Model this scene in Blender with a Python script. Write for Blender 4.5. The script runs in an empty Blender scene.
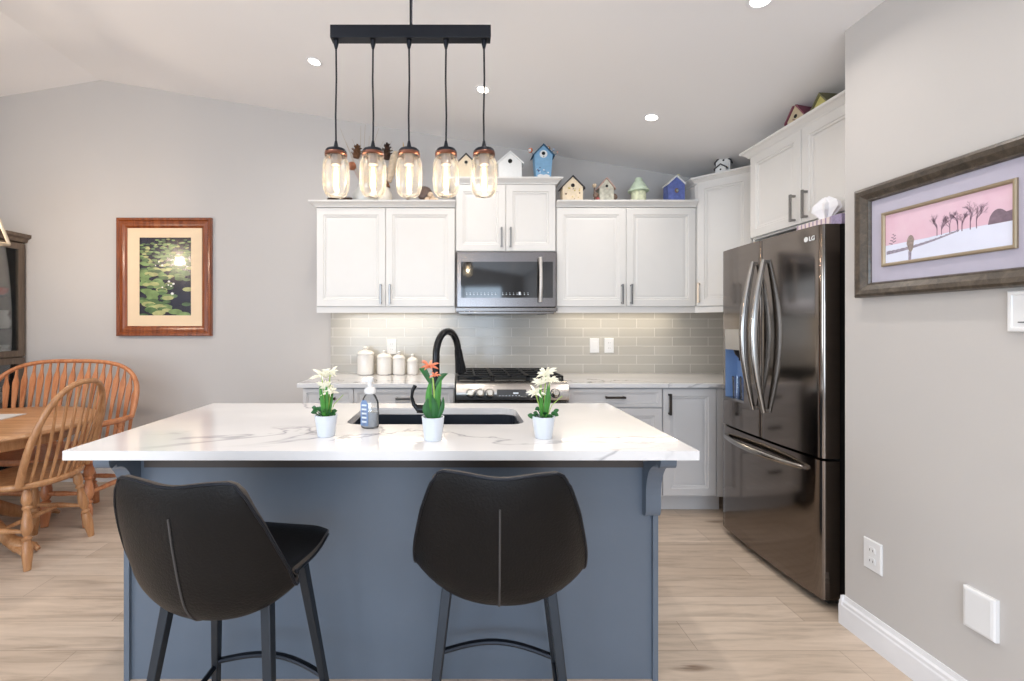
import bpy, bmesh, math, random
from mathutils import Vector, Matrix, geometry
PI = math.pi
R = math.radians
random.seed(7)
C = bpy.context.scene.collection
scene = bpy.context.scene

# ------------------------------------------------------------------ camera
cam_d = bpy.data.cameras.new('camera'); cam = bpy.data.objects.new('camera', cam_d); C.objects.link(cam)
cam.location = (0, 0, 1.32); cam.rotation_euler = (PI/2, 0, 0)
cam_d.sensor_width = 36; cam_d.lens = 36*455/1024
cam_d.shift_x = (512-458)/1024; cam_d.shift_y = (326-340.5)/1024
cam_d.clip_start = .05
scene.camera = cam

# ------------------------------------------------------------------ world, exposure
w = bpy.data.worlds.new('world'); scene.world = w; w.use_nodes = True
w.node_tree.nodes['Background'].inputs[0].default_value = (.75, .86, 1, 1)
w.node_tree.nodes['Background'].inputs[1].default_value = 1.2
scene.view_settings.view_transform = 'Standard'
scene.view_settings.look = 'None'
scene.view_settings.exposure = -0.1
scene.view_settings.gamma = 1.0
scene.view_settings.use_curve_mapping = False

def area(name, loc, rot, sx, sy, power, col, shape='RECTANGLE', spread=PI, parent=None):
    d = bpy.data.lights.new(name, 'AREA'); d.shape = shape; d.size = sx; d.size_y = sy
    d.energy = power; d.color = col; d.spread = spread
    o = bpy.data.objects.new(name, d); C.objects.link(o)
    if parent: o.parent = parent; loc = Vector(loc) - WL[parent.name]
    o.location = loc; o.rotation_euler = rot
    return o
WL = {}
# daylight entering through the rear patio windows and the dining-side window
area('rear_daylight', (-.9, -4.86, 1.35), (R(104), 0, 0), 4.2, 2.1, 190, (.70, .84, 1.0))
area('dining_daylight', (-3.98, -1.2, 1.55), (R(90), 0, R(-90)), 2.6, 1.3, 100, (.80, .90, 1.0))
DOWNLIGHT_W = 4.6; DOWN_COL = (1, .93, .86)

# ------------------------------------------------------------------ helpers
def lin(c):
    return tuple(((v/255)/12.92 if v/255 <= .04045 else (((v/255)+.055)/1.055)**2.4) for v in c)
def nt_mat(name):
    m = bpy.data.materials.new(name); m.use_nodes = True
    nt = m.node_tree; return m, nt, nt.nodes, nt.links, nt.nodes['Principled BSDF']
def coords(nt, scale=(1, 1, 1), rot=(0, 0, 0)):
    t = nt.nodes.new('ShaderNodeTexCoord'); mp = nt.nodes.new('ShaderNodeMapping')
    nt.links.new(t.outputs['Object'], mp.inputs[0]); mp.inputs['Scale'].default_value = scale; mp.inputs['Rotation'].default_value = rot
    return mp.outputs[0]
def noise(nt, vec, scale, detail=4, rough=.5, dist=0):
    n = nt.nodes.new('ShaderNodeTexNoise'); nt.links.new(vec, n.inputs['Vector'])
    n.inputs['Scale'].default_value = scale; n.inputs['Detail'].default_value = detail
    n.inputs['Roughness'].default_value = rough; n.inputs['Distortion'].default_value = dist
    return n.outputs[0]
def ramp(nt, fac, stops):
    r = nt.nodes.new('ShaderNodeValToRGB'); nt.links.new(fac, r.inputs[0])
    e = r.color_ramp.elements
    while len(e) < len(stops): e.new(.5)
    for i, (p, c) in enumerate(stops): e[i].position = p; e[i].color = (*c, 1)
    return r.outputs[0]
def mixc(nt, fac, a, b, mode='MIX'):
    m = nt.nodes.new('ShaderNodeMix'); m.data_type = 'RGBA'; m.blend_type = mode
    for k, v in ((0, fac), (6, a), (7, b)):
        if hasattr(v, 'is_output'): nt.links.new(v, m.inputs[k])
        elif k == 0: m.inputs[0].default_value = v
        else: m.inputs[k].default_value = (*v, 1)
    return m.outputs[2]
def bump(nt, h, strength, dist=.01):
    b = nt.nodes.new('ShaderNodeBump'); nt.links.new(h, b.inputs['Height'])
    b.inputs['Strength'].default_value = strength; b.inputs['Distance'].default_value = dist
    return b.outputs[0]
def M(name, rgb, rough=.5, metal=0, var=.05, scale=6, bmp=0, bscale=60, coat=0, emit=None, estr=0, spec=.5, stretch=(1, 1, 1)):
    m, nt, N, L, p = nt_mat(name)
    c = lin(rgb); v = coords(nt, stretch); n = noise(nt, v, scale)
    L.new(ramp(nt, n, [(.3, tuple(x*(1-var) for x in c)), (.7, tuple(min(1, x*(1+var)) for x in c))]), p.inputs['Base Color'])
    p.inputs['Roughness'].default_value = rough; p.inputs['Metallic'].default_value = metal
    p.inputs['Specular IOR Level'].default_value = spec
    p.inputs['Coat Weight'].default_value = coat; p.inputs['Coat Roughness'].default_value = .05
    if bmp: L.new(bump(nt, noise(nt, v, bscale, 3), bmp, .005), p.inputs['Normal'])
    if emit: p.inputs['Emission Color'].default_value = (*lin(emit), 1); p.inputs['Emission Strength'].default_value = estr
    return m
def wood(name, c1, c2, c3, axis='z', rough=.38, grain=14, coat=.2):
    m, nt, N, L, p = nt_mat(name)
    s = {'x': (1.2, 14, 14), 'y': (14, 1.2, 14), 'z': (14, 14, 1.2)}[axis]
    v = coords(nt, s); n = noise(nt, v, grain/6, 6, .6, .6); n2 = noise(nt, v, grain*2, 3)
    col = ramp(nt, n, [(.3, lin(c1)), (.5, lin(c2)), (.72, lin(c3))])
    L.new(mixc(nt, .18, col, ramp(nt, n2, [(.35, lin(c1)), (.6, lin(c3))])), p.inputs['Base Color'])
    p.inputs['Roughness'].default_value = rough; p.inputs['Coat Weight'].default_value = coat
    L.new(bump(nt, n2, .12, .002), p.inputs['Normal'])
    return m
def thin_glass(name, tint, ior=1.45, rough=0.0, wavy=0, wscale=40, extra=0.0):
    m, nt, N, L, p = nt_mat(name); N.remove(p)
    out = N['Material Output']
    t = N.new('ShaderNodeBsdfTransparent'); t.inputs[0].default_value = (*tint, 1)
    g = N.new('ShaderNodeBsdfGlossy'); g.inputs['Roughness'].default_value = rough
    f = N.new('ShaderNodeFresnel'); f.inputs[0].default_value = ior
    mx = N.new('ShaderNodeMixShader')
    if wavy:
        b = bump(nt, noise(nt, coords(nt), wscale, 2), wavy, .004)
        L.new(b, g.inputs['Normal']); L.new(b, f.inputs['Normal'])
    a = N.new('ShaderNodeMath'); a.operation = 'ADD'; a.use_clamp = True; L.new(f.outputs[0], a.inputs[0]); a.inputs[1].default_value = extra
    L.new(a.outputs[0], mx.inputs[0]); L.new(t.outputs[0], mx.inputs[1]); L.new(g.outputs[0], mx.inputs[2]); L.new(mx.outputs[0], out.inputs[0])
    return m
def emis(name, rgb, s):
    m, nt, N, L, p = nt_mat(name); N.remove(p)
    e = N.new('ShaderNodeEmission'); e.inputs[0].default_value = (*lin(rgb), 1); e.inputs[1].default_value = s
    L.new(e.outputs[0], N['Material Output'].inputs[0]); return m

class MB:
    def __init__(s): s.v = []; s.f = []; s.mi = []; s.m = 0; s.X = Matrix.Identity(4)
    def add(s, vs, fs):
        b = len(s.v); s.v += [s.X @ Vector(p) for p in vs]
        for f in fs: s.f.append([i+b for i in f]); s.mi.append(s.m)
        return s
    def box(s, x0, x1, y0, y1, z0, z1):
        return s.add([(x0,y0,z0),(x1,y0,z0),(x1,y1,z0),(x0,y1,z0),(x0,y0,z1),(x1,y0,z1),(x1,y1,z1),(x0,y1,z1)],
                     [(0,3,2,1),(4,5,6,7),(0,1,5,4),(1,2,6,5),(2,3,7,6),(3,0,4,7)])
    def loft(s, rings, cap0=True, cap1=True, closed=True):
        n = len(rings[0]); vs = [p for r in rings for p in r]; fs = []
        for i in range(len(rings)-1):
            for j in range(n if closed else n-1):
                a = i*n+j; b = i*n+(j+1) % n; fs.append((a, b, b+n, a+n))
        if cap0: fs.append(tuple(reversed(range(n))))
        if cap1: fs.append(tuple(range((len(rings)-1)*n, len(rings)*n)))
        return s.add(vs, fs)
    def prism(s, poly, a, b, axis='y'):
        f = {'y': lambda u, v, t: (u, t, v), 'x': lambda u, v, t: (t, u, v), 'z': lambda u, v, t: (u, v, t)}[axis]
        return s.loft([[f(u, v, t) for u, v in poly] for t in (a, b)])
    def holed(s, outer, holes, z0, z1):
        loops = [outer]+holes; tri = geometry.tessellate_polygon([[Vector((x, y, 0)) for x, y in l] for l in loops])
        flat = [p for l in loops for p in l]; n = len(flat)
        vs = [(x, y, z1) for x, y in flat]+[(x, y, z0) for x, y in flat]
        fs = [tuple(t) for t in tri]+[tuple(i+n for i in reversed(t)) for t in tri]
        k = 0
        for l in loops:
            for i in range(len(l)):
                a = k+i; b = k+(i+1) % len(l); fs.append((a, b, b+n, a+n))
            k += len(l)
        return s.add(vs, fs)
    def tube(s, pts, r, seg=10, flat=1.0, up=(0, 0, 1), closed=False):
        pts = [Vector(p) for p in pts]; n = len(pts)
        rs = r if isinstance(r, (list, tuple)) else [r]*n
        rings = []; prev = None
        for i, p in enumerate(pts):
            if closed: t = pts[(i+1) % n]-pts[i-1]
            else: t = pts[min(i+1, n-1)]-pts[max(i-1, 0)]
            t.normalize()
            if prev is None:
                a = Vector(up); a = a-t*a.dot(t)
                if a.length < .01: a = Vector((1, 0, 0)); a = a-t*a.dot(t)
            else: a = prev-t*prev.dot(t)
            a.normalize(); prev = a; b = t.cross(a)
            rings.append([p+(a*math.cos(q)*flat+b*math.sin(q))*rs[i] for q in [2*PI*j/seg for j in range(seg)]])
        if closed: rings.append(rings[0])
        return s.loft(rings, not closed, not closed)
    def lathe(s, prof, c=(0, 0, 0), seg=24, cap=True):
        rings = [[(c[0]+r*math.cos(2*PI*j/seg), c[1]+r*math.sin(2*PI*j/seg), c[2]+z) for j in range(seg)] for r, z in prof]
        return s.loft(rings, cap, cap)
    def ball(s, c, r, seg=12, sc=(1, 1, 1)):
        rings = [[(c[0]+sc[0]*r*math.sin(t)*math.cos(2*PI*j/seg), c[1]+sc[1]*r*math.sin(t)*math.sin(2*PI*j/seg), c[2]-sc[2]*r*math.cos(t)) for j in range(seg)]
                 for t in [PI*(i+.15)/(seg//2+.3) for i in range(seg//2+1)]]
        return s.loft(rings)
    def nested(s, w, h, prof, back=0):
        """rectangular door panel in local u,v,w: prof = [(inset, out)]"""
        rings = [[(i, -o, i), (w-i, -o, i), (w-i, -o, h-i), (i, -o, h-i)] for i, o in prof]
        return s.loft(rings)
    def build(s, name, mats, parent=None, origin=None, smooth=False, bev=0, bseg=2, sub=0, solid=0, angle=40):
        o0 = WL[parent.name] if parent else Vector(origin or (0, 0, 0))
        me = bpy.data.meshes.new(name); me.from_pydata([tuple(v-o0) for v in s.v], [], s.f)
        mats = mats if isinstance(mats, (list, tuple)) else [mats]
        for m in mats: me.materials.append(m)
        me.polygons.foreach_set('material_index', s.mi)
        bm = bmesh.new(); bm.from_mesh(me)
        bmesh.ops.recalc_face_normals(bm, faces=bm.faces)
        bm.to_mesh(me); bm.free()
        if smooth:
            me.shade_smooth()
            if angle < 180: me.set_sharp_from_angle(angle=R(angle))
        o = bpy.data.objects.new(name, me); C.objects.link(o); o.parent = parent
        if not parent: o.location = o0
        WL[o.name] = o0
        if solid: q = o.modifiers.new('solidify', 'SOLIDIFY'); q.thickness = solid; q.offset = 0
        if bev: q = o.modifiers.new('bevel', 'BEVEL'); q.width = bev; q.segments = bseg; q.limit_method = 'ANGLE'; q.angle_limit = R(35)
        if sub: q = o.modifiers.new('subsurf', 'SUBSURF'); q.levels = sub; q.render_levels = sub
        return o
def tag(o, label, cat, group=None, kind=None):
    if label: o['label'] = label
    if cat: o['category'] = cat
    if group: o['group'] = group
    if kind: o['kind'] = kind
    return o
def empty(name, loc, label, cat, group=None):
    o = bpy.data.objects.new(name, None); C.objects.link(o); o.location = loc; o.empty_display_size = .1
    WL[o.name] = Vector(loc); return tag(o, label, cat, group)
def copy_tree(o, parent=None):
    c = o.copy(); C.objects.link(c)
    if parent: c.parent = parent
    for ch in o.children: copy_tree(ch, c)
    return c
def frame(origin, u, out):
    """local x along u, local -y along out, z up"""
    u = Vector(u).normalized(); o = Vector(out).normalized()
    m = Matrix.Identity(4)
    m.col[0] = (*u, 0); m.col[1] = (*(-o), 0); m.col[2] = (0, 0, 1, 0); m.col[3] = (*origin, 1)
    return m
def rrect(x0, x1, y0, y1, r, n=5):
    pts = []
    for cx, cy, a0 in ((x1-r, y0+r, -90), (x1-r, y1-r, 0), (x0+r, y1-r, 90), (x0+r, y0+r, 180)):
        for i in range(n+1):
            a = R(a0+90*i/n); pts.append((cx+r*math.cos(a), cy+r*math.sin(a)))
    return pts
def struct(o): o['kind'] = 'structure'; return o

# ------------------------------------------------------------------ materials
def wall_mat(name, rgb):
    m, nt, N, L, p = nt_mat(name); c = lin(rgb)
    v = coords(nt); n = noise(nt, v, 90, 3)
    L.new(ramp(nt, noise(nt, v, 1.2, 2), [(.3, tuple(x*.985 for x in c)), (.7, c)]), p.inputs['Base Color'])
    p.inputs['Roughness'].default_value = .75; L.new(bump(nt, n, .08, .002), p.inputs['Normal'])
    return m
m_wall = wall_mat('greige_wall_paint', (195, 191, 188))
m_ceil = wall_mat('ceiling_paint', (238, 237, 238))
m_trim = M('trim_white', (230, 230, 233), .35)
m_cab = M('cabinet_white', (226, 223, 219), .38, var=.01)
m_cabg = M('cabinet_grey', (206, 205, 206), .38, var=.01)
m_isl = M('island_slate_blue', (94, 105, 119), .42, var=.02)
m_islshade = M('overhang_shade_umber', (66, 60, 58), .5)
m_pull = M('brushed_nickel_pull', (150, 148, 146), .32, 1, stretch=(1, 1, 30))
m_pulld = M('dark_bronze_pull', (70, 64, 60), .4, .8)
m_brass = M('pale_pull', (214, 196, 176), .35, .6)
m_white = M('white_plastic', (228, 228, 229), .35, var=.01)
m_slot = M('dark_slot', (60, 60, 62), .6)
m_ceramic = M('white_ceramic', (228, 224, 218), .18, var=.02, coat=.4)
m_black = M('matte_black_metal', (34, 37, 44), .38, .7)
m_blackm = M('black_faucet', (26, 27, 30), .22, .6)
m_iron = M('cast_iron', (24, 24, 25), .5, .3)
m_steel = M('stainless', (176, 172, 168), .24, 1, stretch=(1, 1, 30), scale=12)
m_steeld = M('dark_stainless', (120, 116, 114), .25, 1, stretch=(30, 1, 1), scale=12)
m_fridge = M('black_stainless', (128, 120, 114), .11, 1, var=.03, scale=3, stretch=(1, 1, 20))
m_handle = M('satin_steel_handle', (160, 156, 152), .22, 1)
m_fbody = M('fridge_casing_black', (22, 22, 24), .45)
m_blkglass = M('black_glass', (12, 13, 16), .06, 0, coat=1)
m_sink = M('sink_composite', (34, 40, 50), .35)
m_sockt = M('socket_grey', (120, 112, 112), .5, .3)
m_copper = M('copper_band', (124, 84, 70), .3, .9)
m_leather = M('black_leather', (7, 7, 9), .42, var=.25, spec=.22, scale=9, bmp=.25, bscale=160)
m_tan = M('brown_leather_edge', (62, 56, 52), .42)
m_stitch = M('dark_stitch', (62, 60, 60), .6)
m_legm = M('gunmetal_leg', (48, 54, 62), .4, .6)
m_oak = wood('honey_oak', (142, 94, 58), (172, 122, 80), (194, 150, 108), 'z')
m_oakx = wood('honey_oak_top', (152, 104, 68), (182, 134, 92), (202, 160, 118), 'x')
m_oakr = wood('orange_oak', (158, 92, 54), (188, 122, 80), (206, 146, 104), 'z')
m_frame1 = wood('cherry_frame', (88, 38, 14), (130, 64, 28), (156, 84, 40), 'z', .25, coat=.6)
m_hutch = wood('weathered_brown', (74, 62, 52), (98, 84, 72), (120, 104, 90), 'z', .5, coat=.1)
m_frame2 = wood('bronze_frame', (42, 36, 30), (72, 62, 52), (98, 87, 74), 'x', .35, coat=.3)
m_gold = M('pale_gold_fillet', (168, 152, 128), .3, .6)
m_mat1 = M('cream_mat', (232, 208, 176), .8, var=.02)
m_mat2 = M('lilac_grey_mat', (182, 178, 194), .85, var=.03, scale=20)
m_jar = thin_glass('jar_glass', (.985, .98, .975), 1.3, .05, .35, 55, .03)
nt = m_jar.node_tree; N = nt.nodes; L = nt.links
tl = N.new('ShaderNodeBsdfTranslucent'); tl.inputs[0].default_value = (.95, .93, .9, 1)
mx2 = N.new('ShaderNodeMixShader'); old = N['Material Output'].inputs[0].links[0].from_socket
lw = N.new('ShaderNodeLayerWeight'); lw.inputs[0].default_value = .35
pw = ramp(nt, lw.outputs['Facing'], [(.0, (.03, .03, .03)), (1, (.2, .2, .2))])
L.new(pw, mx2.inputs[0]); L.new(old, mx2.inputs[1]); L.new(tl.outputs[0], mx2.inputs[2]); L.new(mx2.outputs[0], N['Material Output'].inputs[0])
m_pane = thin_glass('pane_glass', (.93, .95, .96), 1.4)
m_tumbler = thin_glass('tumbler_glass', (.9, .94, .97), 1.5, .02, .4, 60, .08)
m_amber = thin_glass('amber_bulb', (1, .95, .86), 1.2)
nt = m_amber.node_tree; ad = nt.nodes.new('ShaderNodeAddShader'); em = nt.nodes.new('ShaderNodeEmission'); em.inputs[0].default_value = (*lin((255, 222, 176)), 1); em.inputs[1].default_value = .35
nt.links.new(nt.nodes['Material Output'].inputs[0].links[0].from_socket, ad.inputs[0]); nt.links.new(em.outputs[0], ad.inputs[1]); nt.links.new(ad.outputs[0], nt.nodes['Material Output'].inputs[0])
m_fil = emis('filament_glow', (255, 226, 176), 40)
m_bulb = emis('bulb_glow', (255, 226, 176), 2.6)
m_led = emis('downlight_lens', (255, 246, 232), 9)
m_green = M('leaf_green', (62, 128, 44), .45, var=.3, scale=30)
m_greend = M('leaf_dark_green', (36, 92, 42), .45, var=.3, scale=30)
m_greenl = M('stem_light_green', (150, 178, 84), .5, var=.15, scale=30)
m_petal = M('petal_cream', (246, 242, 222), .6, var=.03)
m_coral = M('petal_coral', (232, 140, 104), .55, var=.15, scale=40)
m_soil = M('soil', (58, 44, 34), .9, bmp=.6)
m_potw = M('pot_white', (208, 214, 222), .45, var=.02)
m_bottle = thin_glass('clear_bottle', (.93, .95, .97), 1.35, .04, 0, 1, .08)
m_soap = M('grey_soap', (176, 178, 182), .2)
m_labelb = M('label_blue', (124, 150, 190), .5)
m_labelw = M('label_white', (226, 234, 244), .5)
m_paper = M('tissue_white', (244, 244, 248), .7)

# quartz
m_quartz, nt, N, L, p = nt_mat('veined_quartz')
v = coords(nt, (.8, 1.5, 1), (0, 0, R(18)))
n1 = noise(nt, v, 1.15, 5, .55, .7)
def absdiff(x, c):
    a = N.new('ShaderNodeMath'); a.operation = 'SUBTRACT'; L.new(x, a.inputs[0]); a.inputs[1].default_value = c
    b = N.new('ShaderNodeMath'); b.operation = 'ABSOLUTE'; L.new(a.outputs[0], b.inputs[0]); return b.outputs[0]
vein = ramp(nt, absdiff(n1, .5), [(0, (1, 1, 1)), (.011, (0, 0, 0))])
mask = ramp(nt, noise(nt, v, .9, 2), [(.51, (0, 0, 0)), (.62, (1, 1, 1))])
fac = mixc(nt, 1, vein, mask, 'MULTIPLY')
base = ramp(nt, noise(nt, v, 2.2, 3), [(.3, lin((216, 215, 217))), (.7, lin((227, 226, 226)))])
L.new(mixc(nt, fac, base, lin((146, 146, 152))), p.inputs['Base Color'])
p.inputs['Roughness'].default_value = .13; p.inputs['Coat Weight'].default_value = .3
# floor planks
m_floor, nt, N, L, p = nt_mat('pale_oak_planks')
v = coords(nt)
br = N.new('ShaderNodeTexBrick'); L.new(v, br.inputs['Vector'])
br.inputs['Scale'].default_value = 1; br.inputs['Brick Width'].default_value = 1.55; br.inputs['Row Height'].default_value = .185
br.inputs['Mortar Size'].default_value = .0018; br.inputs['Mortar Smooth'].default_value = .2; br.offset = .37; br.squash = 1
br.inputs['Color1'].default_value = (*lin((214, 197, 180)), 1); br.inputs['Color2'].default_value = (*lin((199, 181, 163)), 1)
br.inputs['Mortar'].default_value = (*lin((176, 158, 142)), 1)
vs = coords(nt, (.9, 9, 1)); g = noise(nt, vs, 2.4, 8, .62, .5)
c1 = mixc(nt, 1, br.outputs[0], ramp(nt, g, [(.3, (.62, .60, .58)), (.5, (.9, .89, .88)), (.66, (1, 1, 1))]), 'MULTIPLY')
kn = N.new('ShaderNodeTexVoronoi'); L.new(coords(nt, (1.3, 4.6, 1)), kn.inputs['Vector']); kn.inputs['Scale'].default_value = 1.15
kk = ramp(nt, kn.outputs['Distance'], [(.02, (1, 1, 1)), (.14, (0, 0, 0))])
kz = mixc(nt, 1, kk, ramp(nt, noise(nt, vs, 5, 3), [(.40, (0, 0, 0)), (.55, (1, 1, 1))]), 'MULTIPLY')
L.new(mixc(nt, kz, c1, lin((112, 88, 70))), p.inputs['Base Color'])
p.inputs['Roughness'].default_value = .42; L.new(bump(nt, g, .08, .002), p.inputs['Normal'])
# backsplash tile (x,z)
m_tile, nt, N, L, p = nt_mat('glossy_greige_tile')
tc = N.new('ShaderNodeTexCoord'); sp = N.new('ShaderNodeSeparateXYZ'); cb = N.new('ShaderNodeCombineXYZ')
L.new(tc.outputs['Object'], sp.inputs[0]); L.new(sp.outputs[0], cb.inputs[0]); L.new(sp.outputs[2], cb.inputs[1])
br = N.new('ShaderNodeTexBrick'); L.new(cb.outputs[0], br.inputs['Vector'])
br.inputs['Scale'].default_value = 1; br.inputs['Brick Width'].default_value = .303; br.inputs['Row Height'].default_value = .0765
br.inputs['Mortar Size'].default_value = .0022; br.inputs['Mortar Smooth'].default_value = .1; br.offset = .5
br.inputs['Color1'].default_value = (*lin((186, 182, 174)), 1); br.inputs['Color2'].default_value = (*lin((176, 172, 165)), 1)
br.inputs['Mortar'].default_value = (*lin((214, 211, 205)), 1)
L.new(br.outputs[0], p.inputs['Base Color']); p.inputs['Roughness'].default_value = .12
inv = N.new('ShaderNodeMath'); inv.operation = 'SUBTRACT'; inv.inputs[0].default_value = 1; L.new(br.outputs['Fac'], inv.inputs[1])
L.new(bump(nt, inv.outputs[0], .5, .003), p.inputs['Normal'])

# ------------------------------------------------------------------ room shell
XL, XR, XK, YB, YR, YW = -4.06, 1.71, 2.45, 3.87, -5.0, 2.01
def cz(x): return 3.41-.1655*abs(x+3.04)
mb = MB(); mb.box(XL-.1, XK+.1, YR-.1, YB+.1, -.1, 0); struct(mb.build('floor', m_floor))
mb = MB(); mb.prism([(XL-.1, -.0), (XK+.1, 0), (XK+.1, cz(XK+.1)), (-3.04, 3.41), (XL-.1, cz(XL-.1))], YB, YB+.1); struct(mb.build('wall_back', m_wall))
mb = MB(); mb.prism([(XR, 0), (XK+.1, 0), (XK+.1, cz(XK+.1)), (XR, cz(XR))], YR, YW); struct(mb.build('wall_right', m_wall))
mb = MB(); mb.prism([(XK, 0), (XK+.1, 0), (XK+.1, cz(XK+.1)), (XK, cz(XK))], YW, YB); struct(mb.build('wall_kitchen', m_wall))
mb = MB()
for y0, y1, z0, z1 in ((YR, -2.5, 0, 0), (.1, YB, 0, 0), (-2.5, .1, 0, .9), (-2.5, .1, 2.2, 0)):
    mb.box(XL-.1, XL, y0, y1, z0, z1 or cz(XL))
struct(mb.build('wall_left', m_wall))
mb = MB()
mb.prism([(XL, 0), (-3.0, 0), (-3.0, 3.403), (-3.04, 3.41), (XL, cz(XL))], YR-.1, YR)
mb.prism([(1.2, 0), (XR, 0), (XR, cz(XR)), (1.2, cz(1.2))], YR-.1, YR)
mb.prism([(-3.0, 2.4), (1.2, 2.4), (1.2, cz(1.2)), (-3.0, 3.403)], YR-.1, YR)
struct(mb.build('wall_rear', m_wall))
mb = MB(); mb.prism([(XL-.1, cz(XL-.1)), (-3.04, 3.41), (XK+.1, cz(XK+.1)), (XK+.1, cz(XK+.1)+.1), (-3.04, 3.51), (XL-.1, cz(XL-.1)+.1)], YR-.1, YB+.1)
struct(mb.build('ceiling', m_ceil))
# rear patio window wall
wn = bpy.data.objects.new('window_1', None); C.objects.link(wn); wn.location = (-.9, YR, 0); WL['window_1'] = Vector((-.9, YR, 0)); wn['kind'] = 'structure'
mb = MB()
for x in (-3.0, -1.95, -.93, .12, 1.14): mb.box(x, x+.06, YR-.08, YR-.02, 0, 2.4)
mb.box(-3.0, 1.2, YR-.08, YR-.02, 2.34, 2.4); mb.box(-3.0, 1.2, YR-.08, YR-.02, 0, .08); mb.build('window_frame', m_trim, wn)
mb = MB(); mb.box(-2.98, 1.18, YR-.055, YR-.045, .04, 2.36); mb.build('window_glass', m_pane, wn)
wn = bpy.data.objects.new('window_2', None); C.objects.link(wn); wn.location = (XL, -1.2, .9); WL['window_2'] = Vector((XL, -1.2, .9)); wn['kind'] = 'structure'
mb = MB()
for y in (-2.5, -1.23, .04): mb.box(XL-.08, XL-.02, y, y+.06, .9, 2.2)
mb.box(XL-.08, XL-.02, -2.5, .1, .9, .96); mb.box(XL-.08, XL-.02, -2.5, .1, 2.14, 2.2); mb.build('window_frame', m_trim, wn)
mb = MB(); mb.box(XL-.055, XL-.045, -2.48, .08, .92, 2.18); mb.build('window_glass', m_pane, wn)
# baseboards
bp = [(0, 0), (.016, 0), (.016, .085), (.013, .092), (.013, .104), (.007, .112), (.005, .13), (0, .13)]
mb = MB(); mb.prism([(XR-u, v) for u, v in bp], YR, YW+.0); mb.prism([(YW+u, v) for u, v in bp], XR-.016, XR+.05, 'x')
struct(mb.build('baseboard_right', m_trim))
mb = MB(); mb.prism([(YB-u, v) for u, v in bp], XL, -1.11, 'x'); struct(mb.build('baseboard_back', m_trim))
mb = MB(); mb.prism([(XL+u, v) for u, v in bp], YR, YB-.016); struct(mb.build('baseboard_left', m_trim))

# ------------------------------------------------------------------ tile backsplash
mb = MB(); mb.box(-1.08, XK-.001, YB-.012, YB-.0005, .921, 1.47)
tag(mb.build('tile_backsplash', m_tile, origin=(0, YB, .921+.0765*.0)), 'glossy greige subway tile backsplash behind the range and back counter', 'backsplash')

# ------------------------------------------------------------------ cabinet pieces
DOORP = [(0, 0), (0, .017), (.003, .02), (.052, .02), (.056, .014), (.066, .014), (.07, .007), (.078, .007), (.09, .009)]
DRAWP = [(0, 0), (0, .017), (.003, .02), (.026, .02), (.029, .014), (.035, .014), (.038, .009)]
def door(parent, X, u0, v0, w, h, mat, name='door', prof=DOORP, handle=None, hm=None, hl=.155, hw=.014):
    g = .0015
    mb = MB(); mb.X = X @ Matrix.Translation((u0+g, 0, v0+g)); mb.nested(w-2*g, h-2*g, prof)
    d = mb.build(name, mat, parent, smooth=False); WL[d.name] = WL[parent.name]
    if handle:
        hu, hv, o = handle; mb = MB(); mb.X = X @ Matrix.Translation((hu, 0, hv))
        if o == 'v':
            mb.box(-hw/2, hw/2, -.052, -.042, 0, hl); mb.box(-hw/2, hw/2, -.044, -.019, .004, .016); mb.box(-hw/2, hw/2, -.044, -.019, hl-.016, hl-.004)
        else:
            mb.box(0, hl, -.052, -.042, -hw/2, hw/2); mb.box(.004, .016, -.044, -.019, -hw/2, hw/2); mb.box(hl-.016, hl-.004, -.044, -.019, -hw/2, hw/2)
        mb.build('handle', hm or m_pull, d, bev=.002)
    return d
CR = [(0, 0), (.010, .002), (.012, .010), (.024, .022), (.034, .030), (.044, .034), (.048, .040), (.048, .048)]
def crown(parent, path, ztop, inner):
    """path: plan polyline with outward normals handled as miter; profile height .048"""
    mb = MB(); n = len(path); P = [Vector((x, y)) for x, y in path]
    nrm = []
    for i in range(n-1):
        d = (P[i+1]-P[i]).normalized(); nrm.append(Vector((d.y, -d.x)))
    mit = []
    for i in range(n):
        if i == 0: mit.append(nrm[0])
        elif i == n-1: mit.append(nrm[-1])
        else:
            a, b = nrm[i-1], nrm[i]; m_ = (a+b); mit.append(m_/(1+a.dot(b)))
    rings = []
    for i in range(n):
        ring = [(P[i].x+mit[i].x*u, P[i].y+mit[i].y*u, ztop-.048+v) for u, v in CR]
        ring += [(P[i].x-mit[i].x*.02, P[i].y-mit[i].y*.02, ztop), (P[i].x-mit[i].x*.02, P[i].y-mit[i].y*.02, ztop-.048)]
        rings.append(ring)
    mb.loft(rings)
    mb.add([(x, y, ztop-.001) for x, y in inner], [tuple(range(len(inner)))])
    return mb.build('crown_molding', m_cab, parent)
YU = 3.54   # upper cabinet door plane
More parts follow.
